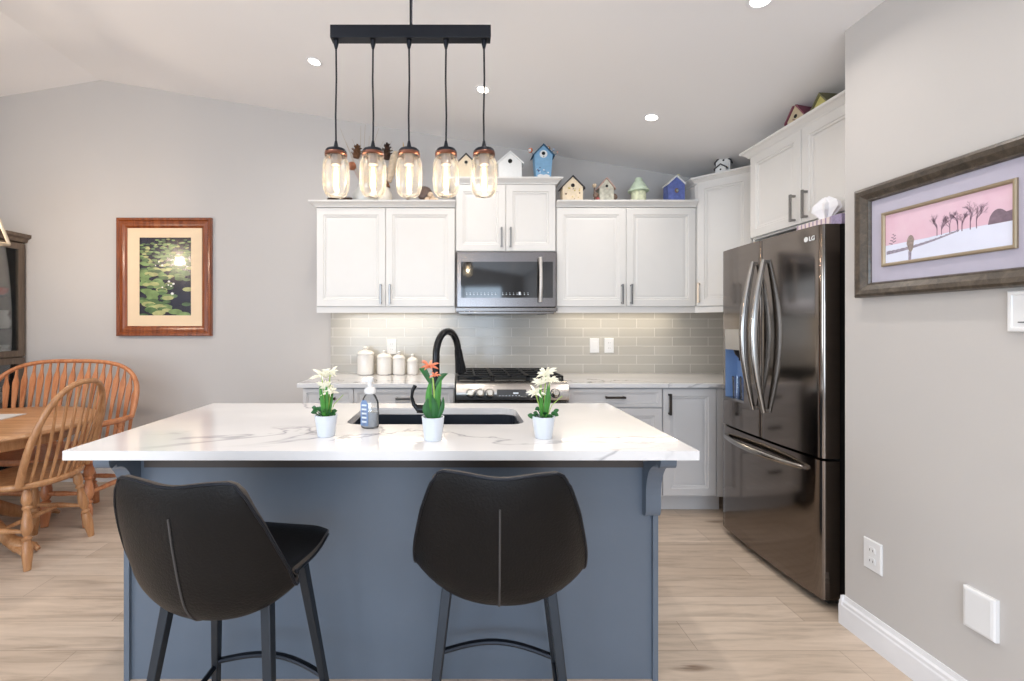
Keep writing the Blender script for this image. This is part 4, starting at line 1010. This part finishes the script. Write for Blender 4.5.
# dining lantern pendant (its lower corner enters the photo)
lx, ly, lz = -3.06, 2.72, 1.86
t = empty('lantern_pendant', (lx, ly, 2.9), 'pale metal open-frame lantern hanging over the dining table', 'pendant light')
m_lant = M('champagne_metal', (214, 200, 178), .3, .7)
def sq(h, z): return [Vector((lx+sx*h, ly+sy*h, z)) for sx, sy in ((-1, -1), (1, -1), (1, 1), (-1, 1))]
A, B = sq(.19, lz-.02), sq(.11, lz+.36)
mb = MB()
for i in range(4):
    for a, b in ((A[i], A[(i+1) % 4]), (B[i], B[(i+1) % 4]), (A[i], B[i]), (B[i], Vector((lx, ly, lz+.5)))): mb.tube([a, b], .009, 6)
mb.build('frame', m_lant, t)
mb = MB(); mb.tube([(lx, ly, lz+.49), (lx, ly, cz(lx)-.02)], .006, 8); mb.build('rod', m_lant, t, smooth=True)
mb = MB(); mb.lathe([(.06, -.022), (.06, -.004)], (lx, ly, cz(lx)), 20); mb.build('canopy', m_lant, t, smooth=True)
mb = MB(); mb.lathe([(.02, .5), (.02, .36), (.015, .35)], (lx, ly, lz-.03), 14); mb.build('socket', m_lant, t, smooth=True)
mb = MB(); mb.lathe([(.012, .318), (.03, .28), (.032, .25), (.02, .22), (.004, .212)], (lx, ly, lz), 16, cap=True); mb.build('bulb', m_bulb, t, smooth=True)
ld = bpy.data.lights.new('dining_lamp', 'POINT'); ld.energy = 28; ld.color = (1, .82, .64); ld.shadow_soft_size = .04
lo = bpy.data.objects.new('dining_lamp', ld); C.objects.link(lo); lo.parent = t; lo.location = Vector((lx, ly, lz+.17))-WL[t.name]

# ------------------------------------------------------------------ pictures
def rect_frame(mb, w, h, prof):
    """closed frame lofted around; prof (inset,out) list, local u,v"""
    n = len(prof); rings = []
    for k in range(4):
        rings.append([[(i, -o, i), (w-i, -o, i), (w-i, -o, h-i), (i, -o, h-i)][k] for i, o in prof])
    rings.append(rings[0]); mb.loft(rings, False, False)
    return mb
t = empty('framed_picture', (-2.49, YB, 1.235), 'cherry-framed water lily print on the far wall behind the dining set', 'picture')
W_, H_ = .80, 1.0; X = frame((-2.885, YB-.001, 1.235), (1, 0, 0), (0, -1, 0))
mb = MB(); mb.X = X; rect_frame(mb, W_, H_, [(0, 0), (0, .03), (.006, .037), (.02, .036), (.03, .026), (.055, .03), (.07, .026), (.085, .014), (.085, 0)]); mb.build('frame', m_frame1, t)
mb = MB(); mb.X = X; mb.holed([(.084, .084), (W_-.084, .084), (W_-.084, H_-.084), (.084, H_-.084)], [[(.185, .175), (W_-.178, .175), (W_-.178, H_-.165), (.185, H_-.165)]], 0, .003)
mb.v = [X @ Vector((q2.x, -.010+q2.z*-1, q2.y)) for q2 in [X.inverted() @ q for q in mb.v]]
mb.build('mat_board', m_mat1, t)
# print: pads and flowers, flat shapes in one mesh
pw0, ph0, pw1, ph1 = .18, .17, W_-.173, H_-.16
m_pr = [M('lily_water', (34, 36, 52), .2, var=.3, scale=8, coat=.6), M('pad_green', (112, 138, 82), .3, var=.4, scale=16, coat=.6), M('pad_olive', (166, 168, 112), .3, var=.3, scale=16, coat=.6), M('lily_white', (240, 236, 230), .3, coat=.6), M('pad_dark', (70, 98, 56), .3, var=.5, scale=16, coat=.6)]
mb = MB(); mb.X = X; mb.m = 0; mb.add([(pw0, -.006, ph0), (pw1, -.006, ph0), (pw1, -.006, ph1), (pw0, -.006, ph1)], [(0, 1, 2, 3)])
rnd = random.Random(11); cnt = 0
def clampu(u_, v_): return (min(max(u_, pw0), pw1), min(max(v_, ph0), ph1))
while cnt < 300:
    f = 1-cnt/300; cu, cv = rnd.uniform(pw0+.01, pw1-.01), ph0+(ph1-ph0)*(f**.8)*rnd.uniform(.92, 1)
    if cu > pw0+.26 and cv < ph0+.33 and rnd.random() < .8 : cnt += 1; continue
    r = .012+.026*(1-f)*rnd.uniform(.6, 1.3); mb.m = rnd.choice((1, 1, 2, 4, 4))
    a0 = rnd.uniform(0, 6); mb.add([(*[(clampu(cu+r*1.4*math.cos(a0+2*PI*.93*i/11), cv+r*.55*math.sin(a0+2*PI*.93*i/11)))[k] for k in (0,)], -.0062-cnt*.000003, clampu(cu+r*1.4*math.cos(a0+2*PI*.93*i/11), cv+r*.55*math.sin(a0+2*PI*.93*i/11))[1]) for i in range(12)], [tuple(range(12))]); cnt += 1
mb.m = 3
for fu, fv, r in ((.27, .53, .009), (.30, .50, .012), (.24, .50, .007), (.36, .36, .013), (.40, .34, .014), (.38, .32, .01), (.39, .255, .017), (.30, .31, .009), (.355, .33, .009)):
    mb.add([(pw0+fu*.95-.09+r*(1 if i % 2 else .6)*math.cos(PI*i/7), -.0075, ph0+fv*.98-.06+r*.8*(1 if i % 2 else .6)*math.sin(PI*i/7)) for i in range(14)], [tuple(range(14))])
mb.build('print', m_pr, t)

t = empty('framed_picture', (XR, 1.6, 1.44), 'wide bronze-framed picture of a pink snowy field on the right wall', 'picture')
W_, H_ = .65, .453; X = frame((XR-.001, 1.93, 1.438), (0, -1, 0), (-1, 0, 0))
mb = MB(); mb.X = X; rect_frame(mb, W_, H_, [(0, 0), (0, .024), (.005, .032), (.014, .036), (.03, .032), (.05, .02), (.056, .02), (.060, .012), (.060, 0)]); mb.build('frame', m_frame2, t)
mb = MB(); mb.X = X; mb.box(.059, W_-.059, -.008, -.002, .059, H_-.059); mb.build('mat_board', m_mat2, t)
mb = MB(); mb.X = X @ Matrix.Translation((.108, -.0082, .118)); gw, gh = .442, .215; rect_frame(mb, gw, gh, [(0, 0), (0, .006), (.003, .009), (.009, .008), (.013, .003), (.013, 0)]); mb.build('inner_frame', m_gold, t)
X2 = X @ Matrix.Translation((.120, -.0084, .130)); aw, ah = .418, .191
mb = MB(); mb.X = X2
m_sky, nt, N, L, p = nt_mat('print_pink_sky'); L.new(ramp(nt, noise(nt, coords(nt, (1, 4, 4)), 3, 3), [(.3, lin((222, 184, 202))), (.7, lin((228, 198, 212)))]), p.inputs['Base Color']); p.inputs['Roughness'].default_value = .4
m_art = [m_sky, M('print_snow', (222, 226, 244), .4, var=.03, scale=9), M('print_trees', (140, 116, 134), .4, var=.1), M('print_wall_stone', (150, 142, 158), .4, var=.3, scale=90), M('print_bird', (150, 136, 130), .4, var=.3, scale=90), M('print_bush', (126, 108, 122), .4, var=.2, scale=60)]
mb.add([(0, 0, 0), (aw, 0, 0), (aw, 0, ah), (0, 0, ah)], [(0, 1, 2, 3)])
mb.m = 1; mb.add([(0, -.0003, 0), (aw, -.0003, 0), (aw, -.0003, .078), (aw*.75, -.0003, .078), (aw*.6, -.0003, .078), (aw*.4, -.0003, .072), (0, -.0003, .070)], [tuple(range(7))])
rnd = random.Random(5)
def twig(u_, v_, ang, l, w_, dep):
    e = (u_+l*math.cos(ang), v_+l*math.sin(ang)); nx, nz = -math.sin(ang)*w_/2, math.cos(ang)*w_/2
    mb.add([(u_-nx, -.0005, v_-nz), (u_+nx, -.0005, v_+nz), (e[0]+nx*.6, -.0005, e[1]+nz*.6), (e[0]-nx*.6, -.0005, e[1]-nz*.6)], [(0, 1, 2, 3)])
    if dep > 0:
        for k in range(3): twig(u_+(e[0]-u_)*(.6+.2*k), v_+(e[1]-v_)*(.6+.2*k), ang+rnd.uniform(-.75, .75), l*.62, w_*.6, dep-1)
mb.m = 2
for u_, h in ((.195, .036), (.21, .03), (.237, .034), (.262, .036), (.275, .03), (.30, .042), (.318, .038)): twig(u_, .072, PI/2, h, .0032, 4)
for k in range(7): mb.m = 2; twig(.03+.001*k, .072+.006*k, R(20 if k % 2 else 160), .016-.0015*k, .005, 0)
mb.m = 5; mb.add([(.350+.066*i/12, -.0006, .076+.045*math.sin(PI*(i/12)**.8)**.7 if 0 < i else .076) for i in range(10)]+[(aw, -.0006, .11), (aw, -.0006, .076)], [tuple(range(12))])
mb.m = 3
for k in range(30):
    u_ = .005+.0087*k; v_ = .034+.0004*k+(.030*(k/30)**2); mb.add([(u_, -.0006, v_), (u_+.009, -.0006, v_+.0008), (u_+.009, -.0006, v_+.014-.009*k/30), (u_, -.0006, v_+.012-.008*k/30+.002*(k%2))], [(0, 1, 2, 3)])
mb.m = 3; mb.add([(.093, -.0007, 0), (.103, -.0007, 0), (.104, -.0007, .034), (.092, -.0007, .034)], [(0, 1, 2, 3)])
mb.m = 4; mb.add([(.101+.015*math.cos(2*PI*i/16)*(1 if math.sin(2*PI*i/16) > 0 else .75), -.0008, .062+.032*math.sin(2*PI*i/16)) for i in range(16)], [tuple(range(16))])
mb.build('print', m_art, t)

# ------------------------------------------------------------------ birdhouses on the cabinets
m_hole = M('dark_hole', (20, 18, 18), .8)
def birdhouse(px, D, zb, wpx, toppx, wallm, roofm, label, rot=0, depth=.085, over=.012, pitch=1.0, hole=True, extras=None, xw=None, flare=1.0, rt=.009, trimm=None):
    s_ = 455/D; x = (px-458)/s_; h = 1.32+(326-toppx)/s_-zb; w = wpx/s_
    if xw is not None: x = xw
    t = empty('birdhouse', (0, 0, 0), label, 'birdhouse', 'birdhouses along the cabinet tops')
    wb_ = w-2*over; rh = wb_/2*pitch; eave = h-rh-rt*1.4; d = depth
    mb = MB(); mb.prism([(-wb_/2*flare, 0), (wb_/2*flare, 0), (wb_/2, eave), (0, eave+rh), (-wb_/2, eave)], -d/2, d/2); bd = mb.build('body', wallm, t)
    mb = MB()
    for sx in (-1, 1):
        e = (sx*(w/2), eave-over*pitch); mb.prism([(0, eave+rh+.0003), e, (e[0]+sx*.0, e[1]+rt*1.3), (0, eave+rh+rt*1.4)], -d/2-.01, d/2+.008)
    mb.build('roof', roofm, t)
    if hole:
        hz_ = eave+rh*.15; r = w*.08
        mb = MB(); mb.prism([(r*math.cos(2*PI*i/14), hz_+r*math.sin(2*PI*i/14)) for i in range(14)], -d/2-.001, -d/2-.0002); mb.build('entrance_hole', m_hole, bd)
        mb = MB(); mb.tube([(0, -d/2, hz_-r*2), (0, -d/2-.018, hz_-r*2)], .0025, 6); mb.build('perch', roofm, bd)
    if extras: extras(t, w, h, d, eave)
    t.location = (x, D, zb+.0005); t.rotation_euler = (0, 0, rot); return t
mw = lambda n, c, v=.08: M(n, c, .6, var=v, scale=40)
def dots(cols, n=10, seed=1, zf=.4):
    def f(t, w, h, d, eave):
        rnd = random.Random(seed); mb = MB(); ms = [mw('paint_dot', c) for c in cols]
        for i in range(n):
            mb.m = i % len(ms); u_, v_ = rnd.uniform(-w*.3, w*.3), rnd.uniform(.004, h*zf); r = rnd.uniform(.003, .007); mb.ball((u_, -d/2-.001, v_+r), r, 8, (1, .4, 1))
        mb.build('painted_decoration', ms, t, smooth=True)
    return f
m_bcream = mw('birdhouse_cream', (226, 208, 180)); m_broof = mw('birdhouse_dark_roof', (52, 46, 48)); m_bwhite = mw('birdhouse_white', (230, 230, 228), .02)
m_bblue = mw('birdhouse_sky_blue', (128, 172, 206)); m_bteal = mw('birdhouse_teal', (30, 76, 104)); m_broyal = mw('birdhouse_royal_blue', (96, 110, 172), .2)
ZM, ZU = 2.463, 2.286
birdhouse(466, 3.60, ZM, 21, 155, m_bcream, m_broof, 'tan birdhouse with dark roof beside the rightmost glass jar')
birdhouse(509.5, 3.57, ZM, 27, 153, m_bwhite, m_bwhite, 'plain white birdhouse above the microwave cabinet', over=.016, rt=.01, pitch=.85)
def whirls(t, w, h, d, eave):
    mb = MB(); mb.prism([(.03*math.cos(2*PI*i/20), eave+.006+.03*math.sin(2*PI*i/20)) for i in range(20)], -d/2-.0008, -d/2-.0001); mb.build('white_ring', m_bwhite, t)
    mb = MB(); mb.prism([(-w*.26, .001), (w*.26, .001), (w*.27, .026), (w*.12, .034), (0, .028), (-w*.14, .036), (-w*.27, .026)], -d/2-.0008, -d/2-.0001); mb.build('white_base_paint', m_bwhite, t)
    dots(((240, 240, 240), (60, 60, 120)), 8, 3, .3)(t, w, h, d, eave)
    for (u_, v_, c, r) in ((-.095, h-.035, (226, 120, 70), .019), (.045, h-.02, (190, 140, 90), .017), (.085, h-.03, (130, 170, 220), .010), (.115, h-.05, (226, 130, 90), .008)):
        mb = MB(); mb.ball((u_, .0, v_), r, 12); mb.m = 1; mb.tube([(u_*.4, 0, eave), (u_*.8, 0, v_-.03), (u_, 0, v_)], .0015, 5); mb.m = 2; mb.ball((u_-r*.3, -r*.5, v_-r*.2), r*.7, 8); mb.build('spring_ornament', [mw('ornament', c), m_broof, m_bwhite], t, smooth=True)
birdhouse(542.5, 3.57, ZM, 22, 146, m_bblue, m_bteal, 'sky blue birdhouse with teal roof and ornaments on wires', over=.014, flare=.78, extras=whirls)
birdhouse(571.5, 3.56, ZU, 24, 177, m_bcream, m_broof, 'cream birdhouse with black roof, first right of the tall cabinet', over=.016, extras=dots(((190, 170, 90), (210, 190, 120), (120, 90, 70)), 14, 5, .5))
def rustic(t, w, h, d, eave):
    mb = MB(); mb.ball((-w*.62, 0, h*.72), .017, 10); mb.m = 1; mb.tube([(-w*.62, 0, 0), (-w*.62, 0, h*.7)], .006, 6); mb.ball((-w*.55, -.01, h*.3), .024, 10, (1, .6, 1)); mb.m = 2; mb.ball((-w*.5, -.03, .018), .018, 10); mb.m = 1
    mb.ball((w*.55, 0, h*.25), .026, 10, (1, .6, 1)); mb.m = 0; mb.ball((w*.45, -.02, h*.55), .014, 10, (1.6, .7, .5)); mb.build('side_ornaments', [mw('tan_ball', (214, 190, 160)), mw('twig_brown', (120, 100, 86), .4), mw('red_patch', (190, 96, 92), .4)], t, smooth=True)
birdhouse(605, 3.57, ZU, 17, 179, mw('grey_green_boards', (176, 174, 160), .3), mw('rosy_shingle', (176, 146, 136), .3), 'rustic birdhouse with brown ball ornaments at its sides', extras=rustic, pitch=1.2)
# round birdhouse
x = (638.5-458)*3.57/455
t = empty('birdhouse', (x, 3.57, ZU), 'round pale green birdhouse with a conical shade roof', 'birdhouse', 'birdhouses along the cabinet tops')
mb = MB(); mb.lathe([(.052, .0005), (.056, .02), (.056, .08), (.05, .092)], (x, 3.57, ZU), 28); mb.build('body', mw('floral_cream_green', (204, 208, 178), .25), t, smooth=True)
mb = MB(); mb.lathe([(.078, .088), (.080, .093), (.035, .165), (.028, .17), (.028, .188), (.02, .196)], (x, 3.57, ZU), 28); mb.build('roof', mw('sage_roof', (196, 212, 190), .1), t, smooth=True, angle=50)
def spoon(t, w, h, d, eave):
    mb = MB(); mb.tube([(.0, 0, h-.01), (.03, 0, h+.012), (.045, 0, h+.016)], [.008, .009, .006], 8); mb.build('roof_ornament', mw('pale_ornament', (214, 208, 170)), t, smooth=True)
    mb = MB(); r = .016; mb.m = 0; mb.ball((0, -d/2-.002, h*.42), r, 12, (1, .3, 1.2)); mb.m = 1; mb.ball((.004, -d/2-.006, h*.42), r*.6, 10, (1, .4, 1)); mb.build('front_ornament', [mw('brown_ring', (120, 96, 80)), mw('grey_bird', (150, 160, 150))], t, smooth=True)
birdhouse(674, 3.58, ZU, 18, 177, m_broyal, m_bwhite, 'royal blue birdhouse with white roof, next to the corner cabinet', hole=False, over=.006, extras=spoon, pitch=.9)
def tier(t, w, h, d, eave):
    f = -d/2
    mb = MB(); mb.prism([(.004+.007*math.cos(2*PI*i/12), h*.68+.007*math.sin(2*PI*i/12)) for i in range(12)], f-.001, f-.0002); mb.build('entrance_hole', m_hole, t)
    mb = MB(); mb.prism([(-w*.40, 0), (w*.20, 0), (w*.20, h*.26), (-w*.10, h*.42), (-w*.40, h*.26)], f-.03, f-.0005); lh = mb.build('lower_house', m_bwhite, t)
    mb = MB(); mb.prism([(-w*.1+.006*math.cos(2*PI*i/12), h*.2+.006*math.sin(2*PI*i/12)) for i in range(12)], f-.031, f-.0302); mb.build('entrance_hole', m_hole, lh)
    mb = MB(); mb.prism([(-w*.10, h*.425), (-w*.5, h*.21), (-w*.5, h*.26), (-w*.10, h*.48), (w*.3, h*.26), (w*.3, h*.21)], f-.04, f-.0005); mb.build('lower_roof', m_broof, t)
birdhouse(723.5, 3.45, ZM, 15, 155, m_bwhite, m_broof, 'small black and white two-tier birdhouse on the corner cabinet', rot=R(-38), depth=.06, extras=tier, over=.010, pitch=1.0, hole=False)
birdhouse(802, 2.62, ZM, 24, 103, mw('birdhouse_tan_board', (206, 190, 160)), mw('plum_roof', (130, 70, 86)), 'small plum-roofed birdhouse above the refrigerator cabinet', rot=R(-84), depth=.09, xw=1.985, pitch=1.35)
def dormer(t, w, h, d, eave):
    mb = MB(); mb.box(w*.06, w*.40, -d*.3, d*.3, eave+.01, eave+.034); mb.build('dormer', mw('dormer_blue', (110, 180, 220)), t)
birdhouse(818, 2.44, ZM, 26, 93, mw('birdhouse_yellow', (206, 196, 120)), mw('olive_roof', (120, 116, 84)), 'small yellow birdhouse with blue dormer, nearest the right wall', rot=R(-84), depth=.09, xw=1.985, pitch=1.35, extras=dormer)

# ------------------------------------------------------------------ dried arrangement on the left cabinet
m_cone = M('pinecone_brown', (104, 70, 44), .8, var=.5, scale=90, bmp=.8, bscale=120)
m_coned = M('dark_pinecone', (62, 40, 28), .8, var=.5, scale=90, bmp=.8, bscale=120)
def U(px, py, D=3.68): return Vector(((px-458)*D/455, D, 1.32+(326-py)*D/455))
def cone_mesh(mb, c, r, h, ax=Vector((0, 0, 1))):
    ax = ax.normalized(); side = ax.cross(Vector((0, 1, 0))).normalized(); oth = ax.cross(side)
    mb.tube([c-ax*h*.5, c-ax*h*.2, c+ax*h*.2, c+ax*h*.5], [r*.6, r*.75, r*.6, r*.15], 8)
    for i in range(34):
        f = i/33; a = i*2.4; rr = r*math.sin(PI*(.2+.75*f))**.7; d = side*math.cos(a)+oth*math.sin(a)
        b = c-ax*h*(.5-f); tip = b+d*rr*1.25+ax*h*.12; sd = d.cross(ax)*r*.32
        mb.add([b+d*rr*.4-sd, b+d*rr*.4+sd, tip+sd*.6, tip-sd*.6, b+d*rr*.4+ax*h*.05], [(0, 1, 2, 3), (0, 3, 4), (1, 4, 2), (3, 2, 4)])
t = empty('dried_arrangement', tuple(Vector((U(368, 0).x, 3.68, ZU))), 'dried twigs and pinecones in a grey vase on the left cabinet', 'dried arrangement')
vx = U(364, 0).x
mb = MB(); mb.lathe([(.06, .0005), (.085, .03), (.09, .08), (.07, .13), (.05, .15), (.055, .17), (.05, .17), (.045, .15)], (vx, 3.68, ZU), 24); mb.build('vase', M('galvanised_grey', (196, 196, 192), .45, .3, var=.1), t, smooth=True)
mb = MB(); rnd = random.Random(2); top = Vector((vx, 3.68, ZU+.15))
for px, py in ((350, 135), (362, 128), (368, 133), (378, 126), (372, 138), (383, 140), (346, 142), (391, 139), (402, 145), (340, 128), (394, 150), (365, 124)):
    e = U(px, py)+Vector((0, rnd.uniform(-.05, .08), 0)); m_ = top.lerp(e, .5)+Vector((rnd.uniform(-.02, .02), 0, .02)); mb.tube([top-Vector((0, 0, .1)), top, m_, e], [.0025, .0025, .002, .001], 5)
mb.build('twigs', M('dry_twig', (170, 152, 126), .8), t)
for px, py, m_, r, h in ((357, 152, m_cone, .040, .10), (387, 152, m_coned, .038, .12)):
    mb = MB(); cone_mesh(mb, U(px, py, 3.66), r, h, Vector((.15 if px < 370 else .05, 0, 1))); mb.build('pinecone', m_, t)
mb = MB(); mb.ball(U(352, 166, 3.62), .034, 14); mb.tube([U(352, 166, 3.62), top], .0025, 5); mb.build('brown_pod', M('brown_pod', (150, 92, 62), .7, var=.4, scale=60), t, smooth=True)
mb = MB(); a, b = U(389, 182, 3.62), U(396, 152, 3.62); mb.tube([a, a.lerp(b, .4), a.lerp(b, .8), b], [.02, .034, .036, .02], 10); mb.tube([a, top], .004, 5); mb.build('dried_head', M('straw_texture', (196, 178, 154), .9, var=.35, scale=90, bmp=.8), t, smooth=True)
mb = MB(); a, b = U(404, 150, 3.62), U(398, 160, 3.62); mb.tube([U(403, 142, 3.62), a, b, top], [.002, .008, .006, .003], 6); mb.build('dried_leaf', M('straw_leaf', (190, 160, 110), .8), t)
for px, py, ax, l in ((333, 195.5, (1, 0, .1), 'brown pinecone lying at the left end of the cabinet top'), (346, 195, (1, .3, .25), 'brown pinecone lying beside the grey vase on the cabinet top')):
    mb = MB(); c = U(px, 190, 3.60); c.z = ZU+.032; cone_mesh(mb, c, .028, .085, Vector(ax)); tag(mb.build('pinecone', m_coned, origin=(c.x, c.y, ZU)), l, 'pinecone', 'loose pinecones on the cabinet')
x = U(385, 0, 3.58).x
t = empty('glazed_jug', (x, 3.58, ZU), 'round white and tan jug with a brown cone on the left cabinet', 'jug')
mb = MB(); mb.lathe([(.035, .0005), (.055, .03), (.058, .06), (.045, .09), (.03, .11), (.032, .12)], (x, 3.58, ZU), 24); mb.build('body', M('glazed_white', (222, 214, 200), .3, var=.08), t, smooth=True)
mb = MB(); mb.lathe([(.02, .1205), (.028, .125), (.012, .165), (.003, .18)], (x+.015, 3.58, ZU), 14); mb.build('brown_stopper', m_cone, t, smooth=True)
x = U(415, 0, 3.60).x
lathe_obj('ornament', [(.02, .0005), (.026, .006), (.018, .02), (.006, .03)], U(408, 0, 3.55).x, 3.55, ZU, m_coned, 'tiny dark brown ornament below the middle glass jar', 'ornament')
t = empty('shell_ornament', (U(429, 0, 3.60).x, 3.60, ZU), 'dark ribbed shell-shaped ornament with tan balls between two glass jars', 'ornament')
mb = MB(); c = U(424, 186, 3.62); c.z = ZU+.085
for i in range(9):
    a = R(20+16*i); mb.tube([c+Vector((.03, 0, -.05)), c+Vector((.06*math.cos(a), -.01, .0+.055*math.sin(a)))], [.012, .013], 8)
mb.ball(c, .055, 14, (1, .45, 1)); mb.tube([c+Vector((.02, 0, -.02)), Vector((c.x+.03, c.y, ZU+.002))], [.03, .02], 8); mb.build('shell', M('dark_shell', (98, 78, 68), .4, var=.4, scale=40), t, smooth=True)
for dx_, dz_, r in ((.055, .062, .024), (.075, .03, .024), (.10, .02, .0195), (.03, .024, .0235)):
    mb = MB(); mb.ball((c.x+dx_, 3.57, ZU+max(dz_, r)), r, 12); mb.build('tan_ball', M('tan_ball_wood', (214, 188, 160), .5), t, smooth=True)
